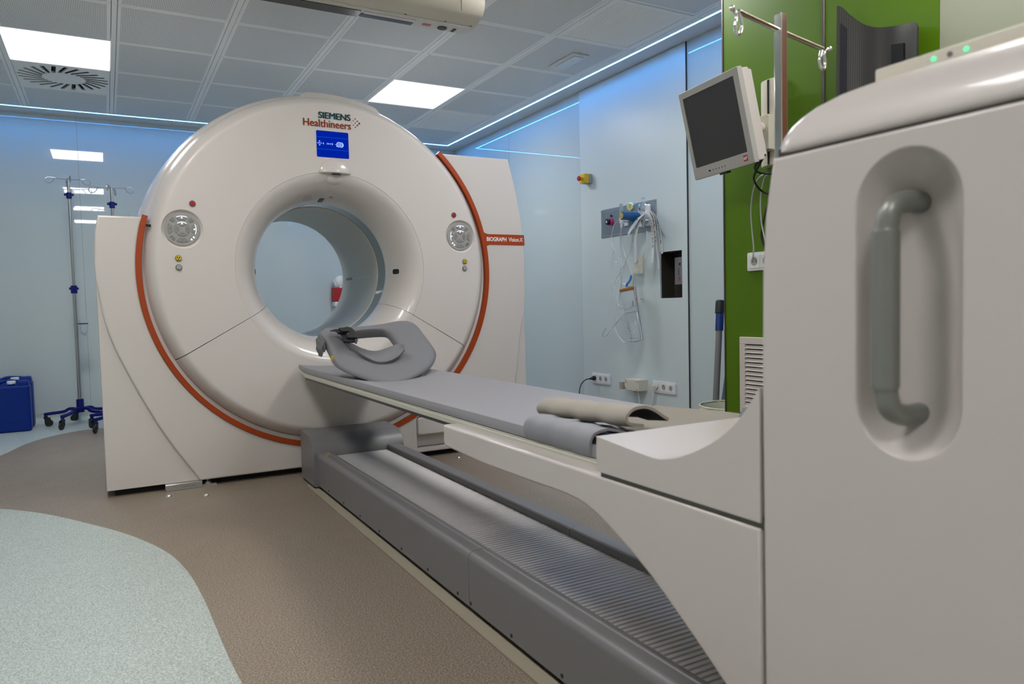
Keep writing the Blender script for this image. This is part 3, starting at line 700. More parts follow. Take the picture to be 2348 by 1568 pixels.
b = NB(); tube(b, cat([V(TWX+.052, hy-.004, hz1+.012), V(TWX+.02, hy-.003, hz1+.012), V(TWX-.004, hy, hz1+.002), V(TWX-.011, hy+.002, hz1-.028), V(TWX-.011, hy+.002, hz1-.045)], 6), .0135, 20); hd = obj('handle', b, M_GRIP, T, label='grey metal pull handle')
b = NB(); tube(b, cat([V(TWX+.052, hy-.004, hz0-.012), V(TWX+.02, hy-.003, hz0-.012), V(TWX-.004, hy, hz0-.002), V(TWX-.011, hy+.002, hz0+.028), V(TWX-.011, hy+.002, hz0+.045)], 6), .0135, 20)
obj('handle_mount', b, M_GRIP, hd)
b = NB(); tube(b, [V(TWX-.011, hy+.002, hz0+.022), V(TWX-.011, hy+.002, hz0+.026), V(TWX-.011, hy+.002, hz1-.026), V(TWX-.011, hy+.002, hz1-.022)], lambda t: .0160 if .01 < t < .99 else .0145, 24); obj('handle_grip', b, M_GRIP, hd)
# tabletop
LX, RX = .888, 1.366
def pallet(y0, y1, scale=1):
    n = 12; P = []
    for k in range(n+1):
        u = -1+2*k/n; P.append((TX+u*.228, .580-.012*(1-u*u)))
    for k in range(n+1):
        u = 1-2*k/n; P.append((TX+u*.2325, .5475-.030*(1-abs(u)**2.2)*scale))
    return P
b = NB()
prev = None
def pal(y, s, zsh=0): return [b.verts.new(V(x, y, z+zsh)) for x, z in pallet(0, 0, s)]
rings = [pal(1.0, 1), pal(3.25, 1), pal(3.57, .8), pal(3.73, .5), pal(3.81, .2), pal(3.85, -.2)]
for a, c in zip(rings, rings[1:]):
    for k in range(len(a)): b.faces.new([a[k], a[(k+1) % len(a)], c[(k+1) % len(a)], c[k]])
b.faces.new(rings[0]); b.faces.new(rings[-1][::-1]); obj('tabletop', b, M_CARBON, T, label='dark carbon tabletop underside')
for x, s in ((LX, 1), (RX, -1)):
    b = NB(); prism(b, [(x, .560), (x+s*.03, .557), (x+s*.03, .584), (x+s*.004, .581), (x+s*.0005, .5785), (x+s*.002, .576), (x, .5735)], 1, 1.0, 3.84, .001, 1); obj('edge_rail', b, M_CREAM2, T, ang=20, label='cream edge rail')
tip = [(3.843, .579), (3.843, .559), (3.94, .573), (4.005, .588), (4.01, .592)]
b = NB(); prism(b, tip, 0, LX+.003, RX-.003, .002, 1); obj('tip_rail', b, M_CREAM2, T, label='cream table tip')
def mz(x):
    u = max(-1, min(1, (x-TX)/.236)); return .592+.018*abs(u)**2.2
def mring(y, tip=0):
    P = []; n = 28; w_ = .2395-.012*tip
    for k in range(n+1):
        u = -1+2*k/n; P.append(V(TX+u*w_*.985, y, mz(TX+u*w_)+.006*tip))
    P += [V(TX+w_*.998, y, .600+.006*tip), V(TX+w_, y, .592+.008*tip), V(TX+w_*.995, y, .5835+.012*tip)]
    for k in range(9):
        u = .97-1.94*k/8; P.append(V(TX+u*w_, y, .5835+.012*tip-.006*(1-u*u)))
    P += [V(TX-w_*.995, y, .5835+.012*tip), V(TX-w_, y, .592+.008*tip), V(TX-w_*.998, y, .600+.006*tip)]
    return P
b = NB(); rings = [[b.verts.new(p) for p in mring(y, t_)] for y, t_ in [(1.0, 0)]+[(1.0+.2*k, 0) for k in range(1, 14)]+[(3.75, .0), (3.83, .05), (3.88, .2), (3.93, .45), (3.98, .75), (4.01, .95), (4.018, 1.0)]]
for a, c in zip(rings, rings[1:]):
    for k in range(len(a)): b.faces.new([a[k], a[(k+1) % len(a)], c[(k+1) % len(a)], c[k]])
b.faces.new(rings[0]); b.faces.new(rings[-1][::-1])
obj('mattress', b, M_PAD, T, label='grey vinyl mattress', ang=60)

# ================================================================== THINGS ON THE TABLE
# head and arm support ring: a padded ring tilted up towards the scanner
P1, P2, P3 = V(.884, 3.40, .815), V(1.107, 3.02, .603), V(1.383, 3.50, .826)
HN = (P1-P2).cross(P3-P2).normalized(); HN = HN if HN.z > 0 else -HN
def hp(px, py, h=0): return onplane(px, py, P2+HN*h, HN)
H = thing('head_support', 'grey padded head support ring with a black strap at the far end of the table', 'head support', (1.13, 3.3, .6))
outer = [(732, 762), (738, 753), (752, 750), (790, 751), (835, 748), (880, 742), (912, 735), (936, 734), (957, 743), (975, 765), (992, 788), (1001, 804), (1000, 818), (987, 838), (955, 858), (922, 871), (890, 875), (858, 869), (824, 857), (791, 843), (768, 826), (757, 803), (746, 780)]
inner = [(799, 769), (814, 761), (845, 757), (877, 756), (891, 760), (903, 776), (914, 797), (910, 812), (896, 824), (875, 828), (852, 822), (832, 812), (815, 801), (803, 786)]
hc = hp(855, 792)
HU = (hp(900, 800)-hc); HU = (HU-HN*HU.dot(HN)).normalized(); HV = HN.cross(HU)
def polar(pts):
    L = []
    for p in cat([hp(*q) for q in pts], 6, closed=True):
        d = p-hc; L.append((math.atan2(d.dot(HV), d.dot(HU)), d))
    return L
PO, PI_ = polar(outer), polar(inner)
def near_dir(L, a):
    # radius of the outline in direction a (outlines are star shaped about hc)
    best = None
    for i in range(len(L)):
        a0, d0 = L[i-1]; a1, d1 = L[i]
        da = (a1-a0+PI) % (2*PI)-PI; db = (a-a0+PI) % (2*PI)-PI
        if da and 0 <= db/da <= 1: f = db/da; best = d0.length*(1-f)+d1.length*f
    if best is None: best = min(L, key=lambda q: abs((q[0]-a+PI) % (2*PI)-PI))[1].length
    return best
NA, NR = 96, 14; top_, bot_ = [], []
b = NB()
for i in range(NA):
    a = -PI+2*PI*i/NA+.013; ro, ri = near_dir(PO, a), near_dir(PI_, a); u = HU*math.cos(a)+HV*math.sin(a)
    A, B = [], []
    for j in range(NR+1):
        t = j/NR; rr = ri+(ro-ri)*t; p = hc+u*rr
        rise = max(0, min(1, (p.z-.60)/.22))
        puff = (1-abs(2*t-1)**5)**.5 if 0 < t < 1 else 0
        A.append(b.verts.new(p+HN*(.016*puff*(.6+.4*rise)-.010)))
        B.append(b.verts.new(p-HN*(.016+.034*rise*(1-.25*abs(2*t-1)**4))))
    top_.append(A); bot_.append(B)
for i in range(NA):
    k = (i+1) % NA
    for j in range(NR):
        b.faces.new([top_[i][j], top_[i][j+1], top_[k][j+1], top_[k][j]]); b.faces.new([bot_[i][j], bot_[k][j], bot_[k][j+1], bot_[i][j+1]])
    b.faces.new([top_[i][NR], bot_[i][NR], bot_[k][NR], top_[k][NR]]); b.faces.new([top_[i][0], top_[k][0], bot_[k][0], bot_[i][0]])
for _ in range(1): bmesh.ops.smooth_vert(b, verts=b.verts, factor=.3, use_axis_x=True, use_axis_y=True, use_axis_z=True)
obj('cushion_ring', b, M_HEAD, H, ang=70)
# head cup (saddle shaped tongue)
ce0 = cat([hp(*q, h) for q, h in (((792, 776), .052), ((812, 789), .046), ((838, 801), .034), ((866, 804), .030), ((893, 795), .036), ((914, 788), .045), ((928, 791), .050))], 5)
ce1 = cat([hp(*q, h) for q, h in (((796, 783), .044), ((814, 800), .030), ((838, 817), .018), ((866, 829), .012), ((892, 827), .014), ((914, 816), .028), ((929, 799), .046))], 5)
def cup(u, v):
    k = u*(len(ce0)-1); i = min(len(ce0)-2, int(k)); f = k-i
    a = ce0[i].lerp(ce0[i+1], f); c = ce1[i].lerp(ce1[i+1], f)
    return a.lerp(c, v)-HN*.012*math.sin(PI*v)
b = NB(); grid(b, cup, 36, 8, lambda u, v: HN*-.011); obj('head_cup', b, M_HEAD, H, ang=60)
b = NB()
for (x0, x1) in ((.99, 1.05), (1.20, 1.26)):
    def zt(y): return P2.z-(HN.y*(y-P2.y)+HN.x*((x0+x1)/2-P2.x))/HN.z
    prism(b, [(3.10, .590), (3.30, .590), (3.30, zt(3.30)-.03), (3.10, zt(3.10)-.012)], 0, x0, x1, .005, 2)
    obj('support_foot', b, M_HEAD, H); b = NB()
b.free()
def ribbon(bm, pts, wdir, wd, th):
    pts = cat(pts, 6)
    for a, c in zip(pts, pts[1:]):
        d = (c-a).normalized(); n_ = d.cross(wdir).normalized(); ww = n_.cross(d)
        obox(bm, (a+c)/2, d, ww, n_, (c-a).length*1.15, wd, th)
sd = (hp(800, 752)-hp(765, 760)).normalized()
b = NB()
ribbon(b, [hp(762, 757, .030), hp(776, 758, .040), hp(788, 766, .043), hp(796, 779, .04), hp(803, 786, .03)], sd, .035, .004)
obj('strap', b, M_BLACK, H, flat=True)
b = NB(); ribbon(b, [hp(778, 754, .046), hp(794, 752, .056), hp(806, 760, .058), hp(812, 774, .05), hp(810, 784, .04)], sd, .035, .004); obj('strap', b, M_BLACK, H, flat=True)
for q, h in (((790, 757), .058), ((806, 771), .060), ((797, 780), .048), ((783, 760), .05)):
    b = NB(); n1 = (hp(q[0]+8, q[1]+10)-hp(*q)).normalized(); obox(b, hp(*q, h), n1, HN.cross(n1), HN, .034, .046, .012, .003, 2); obj('buckle', b, M_BLACK, H)
pa = hp(752, 824); 
b = NB(); wn_ = V(-.86, -.5, .1).normalized(); wu = Z.cross(wn_).normalized(); wl = hp(765, 816)-HN*.012+wn_*.006
obox(b, wl, wu, wn_.cross(wu), wn_, .016, .024, .0012); obj('warning_label', b, M_GOLD, H)
b = NB(); t = bmesh.new(); bmesh.ops.create_icosphere(t, subdivisions=3, radius=1)
bc = hp(737, 783)-HN*.02
for v in t.verts:
    q = v.co*(1+.35*noise.noise(v.co*2.7)+.2*noise.noise(v.co*6)); v.co = bc+V(q.x*.018, q.y*.035, q.z*.048)
merge(b, t); obj('plastic_cover', b, mat('grey film', (.20, .205, .21), .3, trans=.2, ior=1.1), H, ang=50, wn=False)
# body straps by the table cover
def rolled(name, prof, p0, p1, th, m1, m2, parent):
    """open roll: profile (across, up) swept from p0 to p1, thickness th, lining m2 inside"""
    b = NB(); ax = (p1-p0).normalized(); ac = V(-ax.y, ax.x, 0).normalized(); up_ = Z
    L = cat([V(a, 0, c) for a, c in prof], 6); nn = []
    for i in range(len(L)):
        d = L[min(i+1, len(L)-1)]-L[max(i-1, 0)]; nn.append(V(-d.z, 0, d.x).normalized())
    sides = []
    steps = 10
    for s in range(steps+1):
        c = p0.lerp(p1, s/steps); wob = .0025*math.sin(s*2.1)
        sides.append(([b.verts.new(c+ac*q.x+up_*(q.z+wob)) for q in L], [b.verts.new(c+ac*(q.x+n_.x*th)+up_*(q.z+n_.z*th+wob)) for q, n_ in zip(L, nn)]))
    for s in range(steps):
        (a0, b0), (a1, b1) = sides[s], sides[s+1]
        for i in range(len(L)-1):
            b.faces.new([a0[i], a0[i+1], a1[i+1], a1[i]]); f = b.faces.new([b0[i], b1[i], b1[i+1], b0[i+1]]); f.material_index = 1
        b.faces.new([a0[0], a1[0], b1[0], b0[0]]); b.faces.new([a0[-1], b0[-1], b1[-1], a1[-1]])
    for A, B in (sides[0], sides[-1]):
        for i in range(len(L)-1):
            f = b.faces.new([A[i], B[i], B[i+1], A[i+1]]); f.material_index = 0
    return obj(name, b, [m1, m2], parent, ang=50, wn=False)
o = rolled('body_strap', [(.16, .012), (.10, .020), (.055, .036), (.02, .042), (-.012, .034), (-.024, .012), (-.018, -.012), (.0, -.020), (.018, -.014)], V(.905, 1.545, .597), V(.905, 1.265, .597), .006, M_STRAP, M_LINER, None)
tag(o, 'grey strap curled over the near edge of the mattress beside the white table cover', 'strap')
q0, q1 = V(.985, 1.60, .622), V(1.012, 1.268, .632)
o = rolled('body_strap', [(.10, .010), (.085, .018), (.055, .036), (.025, .046), (-.01, .044), (-.032, .028), (-.029, .011), (-.008, .003), (.02, -.002)], q0, q1, .007, M_BEIGE, M_LINER, None)
tag(o, 'beige rolled strap lying on top of the grey curled strap', 'strap')
def sm(t): t = max(0, min(1, t)); return t*t*(3-2*t)
def blk_(u, v):
    x = .95+.395*u; yf = 1.20+.40*sm((x-.95)/.27)
    y = 1.195+(yf-1.195)*v
    z = mz(x)+.010+.012*sm((x-1.05)/.1)*(1-v)*1.2+.006*math.sin(7*x*4+v*3)*sm(v*3)*(1-v)+.004*noise.noise(V(x*9, y*9, 0))
    return V(x, y, z)
b = NB(); grid(b, blk_, 30, 16, lambda u, v: Z*-.008); o = obj('blanket', b, M_BLANKET, ang=60)
tag(o, 'beige fleece blanket lying flat across the mattress against the white table cover', 'blanket')
b = NB(); grid(b, lambda u, v: V(1.27+.075*u, 1.192+.035*v+.05*u, mz(1.27+.075*u)+.034+.012*u-.006*v), 6, 4, lambda u, v: Z*-.006); obj('folded_hem', b, M_DGREY, o, label='dark grey folded corner')
# infusion pole standing at the far corner of the table cover
IP = thing('table_infusion_pole', 'steel infusion pole with a crossbar and two hooks above the table tower', 'infusion pole', (1.3536, 1.165, .642))
b = NB(); cyl(b, (1.3536, 1.165, .6425), Z, .020, .012, 24, .002); obj('collar', b, M_CHROME, IP)
b = NB(); prism(b, rrect(1.3536-.0105, 1.3536+.0105, 1.165-.0105, 1.165+.0105, .0025, 4), 2, .644, 1.547, .002, 1); obj('pole', b, M_CHROME, IP)
b = NB(); tube(b, [V(1.2065, 1.1492, 1.5221), V(1.3536, 1.1650, 1.5093), V(1.5155, 1.1818, 1.4994)], .0055, 12); obj('crossbar', b, M_CHROME, IP)
for e, d in ((V(1.2065, 1.1492, 1.5221), -1), (V(1.5155, 1.1818, 1.4994), 1)):
    b = NB(); tube(b, cat([e, e+V(-d*.004, 0, -.008), e+V(-d*.010, 0, -.028), e+V(-d*.004, 0, -.045), e+V(d*.006, 0, -.046), e+V(d*.010, 0, -.030), e+V(d*.006, 0, -.012), e+V(d*.012, 0, -.001), e+V(d*.022, -.003, .002)], 5), .0038, 10); obj('hook', b, M_CHROME, IP)
    b = NB(); ball(b, e+V(d*.022, -.003, .002), .006); obj('hook_ball', b, M_CHROME, IP)

# ================================================================== MONITOR ON THE GREEN PARTITION
mTL, mTR, mBR, mBL = pd(1560, 215, 3.205), pd(1692, 150, 2.85), pd(1728, 373, 2.92), pd(1588, 416, 3.265)
MC = (mTL+mTR+mBR+mBL)/4; MU = (mTR-mTL+mBR-mBL).normalized(); MV = (mTL-mBL+mTR-mBR); MV = (MV-MU*MV.dot(MU)).normalized(); MNv = MU.cross(MV)
if MNv.dot(EYE-MC) < 0: MNv = -MNv
mw = ((mTR-mTL).length+(mBR-mBL).length)/2; mh = ((mTL-mBL).length+(mTR-mBR).length)/2
MO = thing('monitor', 'beige wall monitor tilted down in front of the green partition', 'monitor', MC)
def mp(u, v, n_=0): return MC+MU*u+MV*v+MNv*n_
def mplate(bm, u0, u1, v0, v1, n0, n1, bev=.002, seg=2): obox(bm, mp((u0+u1)/2, (v0+v1)/2, (n0+n1)/2), MU, MV, MNv, u1-u0, v1-v0, abs(n1-n0), bev, seg)
b = NB(); mplate(b, -mw/2, mw/2, -mh/2, mh/2, -.026, 0, .004); bez = obj('bezel', b, M_MON, MO)
su0, su1, sv0, sv1 = -mw/2+.024, mw/2-.030, -mh/2+.050, mh/2-.028
ct = NB(); mplate(ct, su0, su1, sv0, sv1, -.006, .01, 0); boolean(bez, ct)
b = NB(); mplate(b, su0+.0005, su1-.0005, sv0+.0005, sv1-.0005, -.0065, -.0035, .0005, 1); obj('screen', b, M_SCRN, MO)
b = NB(); mplate(b, -mw/2+.008, mw/2-.002, -mh/2+.006, mh/2-.006, -.060, -.0255, .006); mplate(b, -mw/2+.03, mw/2-.012, -mh/2+.02, mh/2-.012, -.085, -.058, .008); obj('back_shell', b, M_MONB, MO)
b = NB(); mplate(b, mw/2-.058, mw/2-.034, -mh/2+.016, -mh/2+.040, -.001, .0008, 0); bad = obj('badge', b, M_BADGE, MO)
b = NB(); text(b, 'IAP', mp(mw/2-.056, -mh/2+.0215, .0007), MU, MV, MNv, .020, .013, .0005, .02); obj('badge_lettering', b, M_INKW, bad)
b = NB(); mplate(b, -.10, .052, -mh/2+.014, -mh/2+.031, -.001, .0006, 0); kb = obj('button_strip', b, mat('strip grey', (.46, .45, .43), .5), MO)
for k in range(5):
    b = NB(); cyl(b, mp(-.058+k*.019, -mh/2+.0225, .0004), MNv, .005, .001, 14); obj('button', b, M_GREYD, kb)
for k in range(4):
    b = NB(); cyl(b, mp(.030+k*.0055, -mh/2+.024, .0004), MNv, .0012, .0007, 8); obj('indicator', b, M_PRINT, kb)
b = NB(); mplate(b, -.088, -.074, -mh/2+.019, -mh/2+.026, .0002, .0009, 0); obj('power_symbol', b, M_BLUE, kb)
b = NB(); mplate(b, -.035, .012, -mh/2-.008, -mh/2-.0005, -.03, -.008, .001, 1); obj('sensor_tab', b, M_BLACK, MO)
wy = at(1745, 300, 0, XG).y
arm0 = mp(.07, -.02, -.085)
b = NB(); tube(b, [arm0, V(XG-.05, arm0.y-.0, arm0.z-.005), V(XG-.02, arm0.y, arm0.z-.005)], .022, 16); obj('arm', b, M_CREAM, MO)
pz0, pz1 = at(1750, 388, 0, XG).z, at(1750, 195, 0, XG).z
py0, py1 = at(1785, 300, 0, XG-.05).y, at(1738, 300, 0, XG-.05).y
b = NB(); prism(b, [(XG-.001, py0), (XG-.03, py0), (XG-.045, py0+.02), (XG-.05, (py0+py1)/2), (XG-.045, py1-.02), (XG-.03, py1), (XG-.001, py1)], 2, pz0, pz1, .003, 2); wb = obj('wall_bracket', b, M_CREAM, MO)
bq = at(1762, 260, 0, XG-.05)
b = NB(); box(b, (XG-.053, bq.y-.004, pz0+.004), (XG-.045, bq.y+.004, pz1-.004)); obj('groove', b, M_DARK, wb)
c0 = at(1757, 290, 0, XG-.08)
b = NB(); box(b, (XG-.10, c0.y-.03, c0.z-.10), (XG-.04, c0.y+.035, c0.z+.045), .004, 2); jb = obj('power_box', b, M_CREAM, MO)
b = NB(); text(b, 'CE', V(XG-.1005, c0.y+.024, c0.z-.045), -Y, Z, -X, .018, .012, .0005, .0); obj('box_lettering', b, M_PRINT, jb)
# cables below the monitor
def cable(name, pts, r, m_, label, grp=None):
    b = NB(); tube(b, cat(pts, 8), r, 10); return tag(obj(name, b, m_), label, 'cable', grp)
def wg(px, py, off=.02): return at(px, py, 0, XG-off)
cable('cable', [mp(mw/2-.02, -mh/2+.02, -.07), wg(1731, 382, .20), wg(1740, 395, .10), wg(1765, 398, .05), wg(1790, 392, .02)], .0045, M_BLACK, 'black cable looping right from under the monitor towards the table tower')
cable('cable', [mp(mw/2-.012, -mh/2+.025, -.07), wg(1730, 400, .18), wg(1731, 418, .12), wg(1742, 434, .06), wg(1757, 443, .03), wg(1775, 446, .012)], .0045, M_BLACK, 'black cable hanging from the monitor, sagging lowest onto the green partition')
cable('cable', [wg(1775, 395, .02), wg(1748, 402, .035), wg(1733, 420, .04), wg(1725, 450, .04), wg(1722, 490, .035), wg(1725, 535, .03), wg(1728, 565, .028), wg(1727, 588, .028), wg(1726, 596, .018)], .0034, M_ALU, 'grey cable looping down into the left wall socket on the green partition')
cable('cable', [wg(1785, 395, .02), wg(1758, 402, .03), wg(1749, 420, .035), wg(1744, 455, .035), wg(1745, 500, .03), wg(1752, 540, .03), wg(1765, 575, .03), wg(1770, 590, .02)], .0034, M_ALU, 'grey cable hanging down beside the table tower on the green partition')
cable('cable', [wg(1772, 425, .018), wg(1760, 470, .02), wg(1750, 510, .02), wg(1746, 540, .02), wg(1751, 562, .02), wg(1764, 590, .02), wg(1772, 596, .012)], .0045, M_BLACK, 'black power cable running down to the right wall socket on the green partition')

# ================================================================== SOCKETS
def socket_strip(label, axx, y0, y1, z0, z1, gangs, xw):
    t = thing('wall_socket', label, 'wall socket', (xw, (y0+y1)/2, z0), 'white wall sockets')
    b = NB(); tt = bmesh.new(); prism(tt, rrect(y0, y1, z0, z1, .008), 0, xw-.011, xw, .0025, 2); merge(b, tt); obj('frame', b, M_WHT, t)
    w_ = (y1-y0-.018)/gangs
    for k in range(gangs):
        c = y1-.009-w_*(k+.5); zc = (z0+z1)/2
        b = NB(); prism(b, rrect(c-w_/2+.003, c+w_/2-.003, zc-.030, zc+.030, .004), 0, xw-.0135, xw-.009, .0012, 1); ins = obj('socket_insert', b, M_WHT, t)
        ct = NB(); cyl(ct, (xw-.02, c, zc), X, .0195, .0155, 28); boolean(ins, ct)
        b = NB(); cyl(b, (xw-.0112, c, zc), X, .019, .001, 24); obj('well', b, M_GREYP, ins)
        for d in (-.0095, .0095):
            b = NB(); cyl(b, (xw-.0118, c+d, zc), X, .0028, .001, 10); obj('pin_hole', b, M_BLACK, ins)
    return t
ysl, zsl = (4.545, 4.795), (.273, .356)
socket_strip('white triple wall socket with a black plug, nearest the scanner', 0, 4.552, 4.789, .274, .356, 3, XR-.012)
socket_strip('white triple wall socket with a white plug, right of the cream junction box', 0, 3.806, 4.044, .269, .351, 3, XR-.012)
oy1, oy0 = at(1717, 600, 0, XG).y, at(1717, 600, 0, XG).y-.153; oz = at(1717, 601, 0, XG).z
socket_strip('white double wall socket on the green partition below the hanging cables', 0, oy0, oy1, oz-.041, oz+.041, 2, XG)
p = V(XR-.024, 4.789-.009-.0365, .315)
t = thing('power_plug', 'black plug in the triple socket nearest the scanner with its cable hanging down', 'plug', p)
b = NB(); cyl(b, p+X*.003, -X, .0185, .026, 20, .004); cyl(b, p-X*.022, V(-.9, .25, -.1), .012, .03, 14, .003, .006); obj('plug_body', b, M_BLACK, t)
b = NB(); tube(b, cat([p-X*.045+V(0, .004, -.003), p+V(-.075, .02, -.010), p+V(-.10, .05, -.05), p+V(-.10, .075, -.12), p+V(-.08, .09, -.20), p+V(-.06, .10, -.31)], 8), .0042, 10); obj('plug_cable', b, M_BLACK, t)
p = V(XR-.024, 4.044-.009-.0367, .310)
t = thing('power_plug', 'white plug in the right triple socket with a white cable hanging down', 'plug', p)
b = NB(); cyl(b, p+X*.003, -X, .017, .02, 20, .004); box(b, p+V(-.038, -.008, -.030), p+V(-.012, .008, .012), .004, 2); obj('plug_body', b, M_CREAM, t)
b = NB(); tube(b, cat([p+V(-.03, 0, -.028), p+V(-.032, .006, -.07), p+V(-.03, .03, -.15), p+V(-.025, .045, -.30)], 8), .0034, 10); obj('plug_cable', b, M_WHT, t)
t = thing('junction_box', 'cream junction box with a connector on its left, between the triple wall sockets', 'junction box', (XR, 4.2, .27))
b = NB(); box(b, (XR-.095, 4.112, .27), (XR-.012, 4.268, .352), .003, 2); obj('box', b, M_CREAM, t)
b = NB(); box(b, (XR-.098, 4.115, .273), (XR-.094, 4.265, .349), .001, 1); lid = obj('lid', b, M_CREAM, t)
for yy, zz in ((4.125, .283), (4.125, .339), (4.255, .283), (4.255, .339)): b = NB(); cyl(b, (XR-.0975, yy, zz), -X, .004, .0016, 10); obj('screw', b, M_BLACK, lid)
b = NB(); prism(b, [(4.236, .322), (4.252, .322), (4.244, .336)], 0, XR-.0988, XR-.098); obj('warning_label', b, M_GOLD, lid)
b = NB(); cyl(b, (XR-.075, 4.268, .30), Y, .018, .02, 18); box(b, (XR-.105, 4.286, .272), (XR-.05, 4.325, .325), .004, 2); obj('connector', b, mat('taupe plastic', (.33, .31, .25), .45), t)
b = NB(); cyl(b, (XR-.055, 4.20, .27), -Z, .011, .014, 14); obj('gland', b, M_GREYP, t)
b = NB(); tube(b, cat([V(XR-.055, 4.17, .268), V(XR-.052, 4.165, .23), V(XR-.05, 4.15, .13), V(XR-.04, 4.14, .03)], 6), .004, 10); obj('box_cable', b, M_WHT, t)
# emergency stop
p = at(1352, 411, 0, XR-.012)
t = thing('emergency_stop', 'yellow and grey wall box with a red mushroom stop button', 'stop button', p)
b = NB(); box(b, (XR-.042, p.y-.036, p.z-.036), (XR-.0105, p.y+.036, p.z+.036), .004, 2); obj('base_box', b, M_GREYP, t)
b = NB(); box(b, (XR-.085, p.y-.036, p.z-.036), (XR-.043, p.y+.036, p.z+.036), .004, 2); obj('cover_box', b, mat('safety yellow', (.70, .45, .01), .4), t)
b = NB(); cyl(b, (XR-.085, p.y, p.z), -X, .014, .022, 18); obj('collar', b, mat('dark yellow', (.5, .32, .01), .4), t)
b = NB(); cyl(b, (XR-.105, p.y, p.z), -X, .020, .018, 24, .005); obj('push_button', b, M_RED, t)

# ================================================================== MEDICAL GAS PANEL
WX = XR-.012
def wp(px, py, off=.03): return at(px, py, 0, WX-off)
t = thing('gas_outlet_panel', 'steel medical gas outlet plate on the right wall', 'gas panel', (WX, 4.3, 1.41))
b = NB(); box(b, (WX-.006, 3.985, 1.408), (WX, 4.632, 1.622), .0015, 1); obj('plate', b, mat('brushed plate', (.36, .385, .40), .3, metal=.9), t)
b = NB(); box(b, (WX-.008, 4.40, 1.43), (WX-.005, 4.605, 1.60), .001, 1); obj('outlet_cover', b, mat('brushed plate grey', (.30, .315, .32), .36, metal=.9), t)
for yy in (3.995, 4.622):
    for zz in (1.419, 1.611): b = NB(); revolve(b, (WX-.006, yy, zz), -X, [(.008, 0), (.007, .004), (1e-7, .006)], 14); obj('screw', b, M_BRASS, t)
oc = wp(1399, 509, .008)
b = NB(); cyl(b, oc-V(.0, .012, 0), -X, .027, .012, 24, .002); obj('outlet_ring', b, M_PINK, t)
b = NB(); cyl(b, oc, -X, .023, .034, 24, .003); cyl(b, oc-X*.034, -X, .010, .001, 14); outl = obj('gas_outlet', b, M_BLACK, t)
b = NB(); cyl(b, oc-X*.0345, -X, .009, .001, 14); obj('outlet_bore', b, M_WHT, outl)
b = NB(); cyl(b, wp(1402, 495, .008), -X, .009, .008, 14); obj('lock_button', b, M_BLACK, t)
oc = wp(1478, 474, .006); b = NB(); cyl(b, oc, -X, .036, .03, 28, .004); obj('gas_outlet', b, M_CHROME, t)
b = NB(); box(b, wp(1480, 512, .03)-V(.0, .035, .02), wp(1480, 480, .006)+V(0, .055, .02), .003, 1); obj('label_holder', b, M_WHT, t)
b = NB(); q = wp(1433, 515, .02); box(b, q-V(.01, .03, .012), q+V(.012, .03, .012), .002, 1); obj('label_holder', b, M_WHT, t)
# regulator
r1 = wp(1466, 497, .03); r0 = r1+V(-.150, .012, .004)
t = thing('vacuum_regulator', 'blue vacuum regulator with a round yellow dial on the gas panel', 'regulator', r1)
b = NB(); d = (r1-r0).normalized(); L = (r1-r0).length
revolve(b, r0, d, [(1e-7, 0), (.026, 0), (.030, .004), (.031, L*.45), (.035, L*.5), (.035, L*.75), (.028, L*.95), (.012, L+.008), (.012, L+.02), (1e-7, L+.02)], 32); body = obj('body', b, M_REGB, t)
b = NB(); cyl(b, r0+d*.001, -d, .021, .003, 24); lab_ = obj('dial_label', b, M_YELLOW, t)
b = NB(); t2 = bmesh.new(); revolve(t2, r0-d*.0022, -d, [(.010, 0), (.014, 0), (.014, .001), (.010, .001)], 24, closedprof=True); merge(b, t2); obj('dial_mark', b, M_REGB, lab_)
b = NB(); cyl(b, r0+(r1-r0)*.6+V(0, 0, -.03), -Z, .012, .03, 16); cyl(b, r1+d*.01, X, .010, WX-r1.x-.016, 14); obj('fitting', b, M_REGB, t)
g0 = wp(1445, 474, .075)
b = NB(); gd = (EYE-g0); gd = V(-.92, -.39, 0).normalized(); cyl(b, g0+gd*-.02, gd, .028, .024, 28, .003); gz = obj('gauge', b, M_CHROME, t)
b = NB(); cyl(b, g0+gd*.0042, gd, .0245, .001, 28); obj('gauge_dial', b, mat('dial yellow', (.60, .58, .22), .4), gz)
b = NB(); gu = Z.cross(gd).normalized(); obox(b, g0+gd*.0058+Z*.003, (Z+gu*.2).normalized(), gu, gd, .030, .003, .0008); obj('gauge_needle', b, M_BLACK, gz)
b = NB(); cyl(b, g0-Z*.055, Z, .007, .03, 12); obj('gauge_stem', b, M_CHROME, t)
# flowmeters
for k, (px, pt, pbm, l) in enumerate(((1425, 470, 512, 'clear flowmeter tube left of the blue regulator'), (1475, 455, 512, 'clear flowmeter tube right of the blue regulator with a black knob'))):
    a, c = wp(px, pt, .07), wp(px, pbm, .07); a = V(c.x, c.y, a.z)
    t = thing('flowmeter', l, 'flowmeter', c)
    b = NB(); tube(b, [c+Z*.045, a], .0125, 18); ft = obj('flow_tube', b, M_CLEAR, t)
    b = NB(); cyl(b, a, Z, .013, .008, 18, .002); obj('tube_cap', b, M_CLEAR, ft)
    for q in range(6):
        b = NB(); box(b, c+V(-.0135, -.004, .058+q*.014), c+V(-.0128, .004, .0593+q*.014)); obj('scale_mark', b, M_PRINT, ft)
    b = NB(); cyl(b, c+Z*.0, Z, .015, .046, 18, .002); cyl(b, c+Z*.02, X, .010, WX-c.x-.008, 14); cyl(b, c, -Z, .008, .03, 12); obj('valve_body', b, M_CHROME if k else M_WHT, t)
    if k:
        b = NB(); cyl(b, c+Z*.025, V(-.75, .66, 0), .013, .045, 16, .003); obj('knob', b, M_BLACK, t)
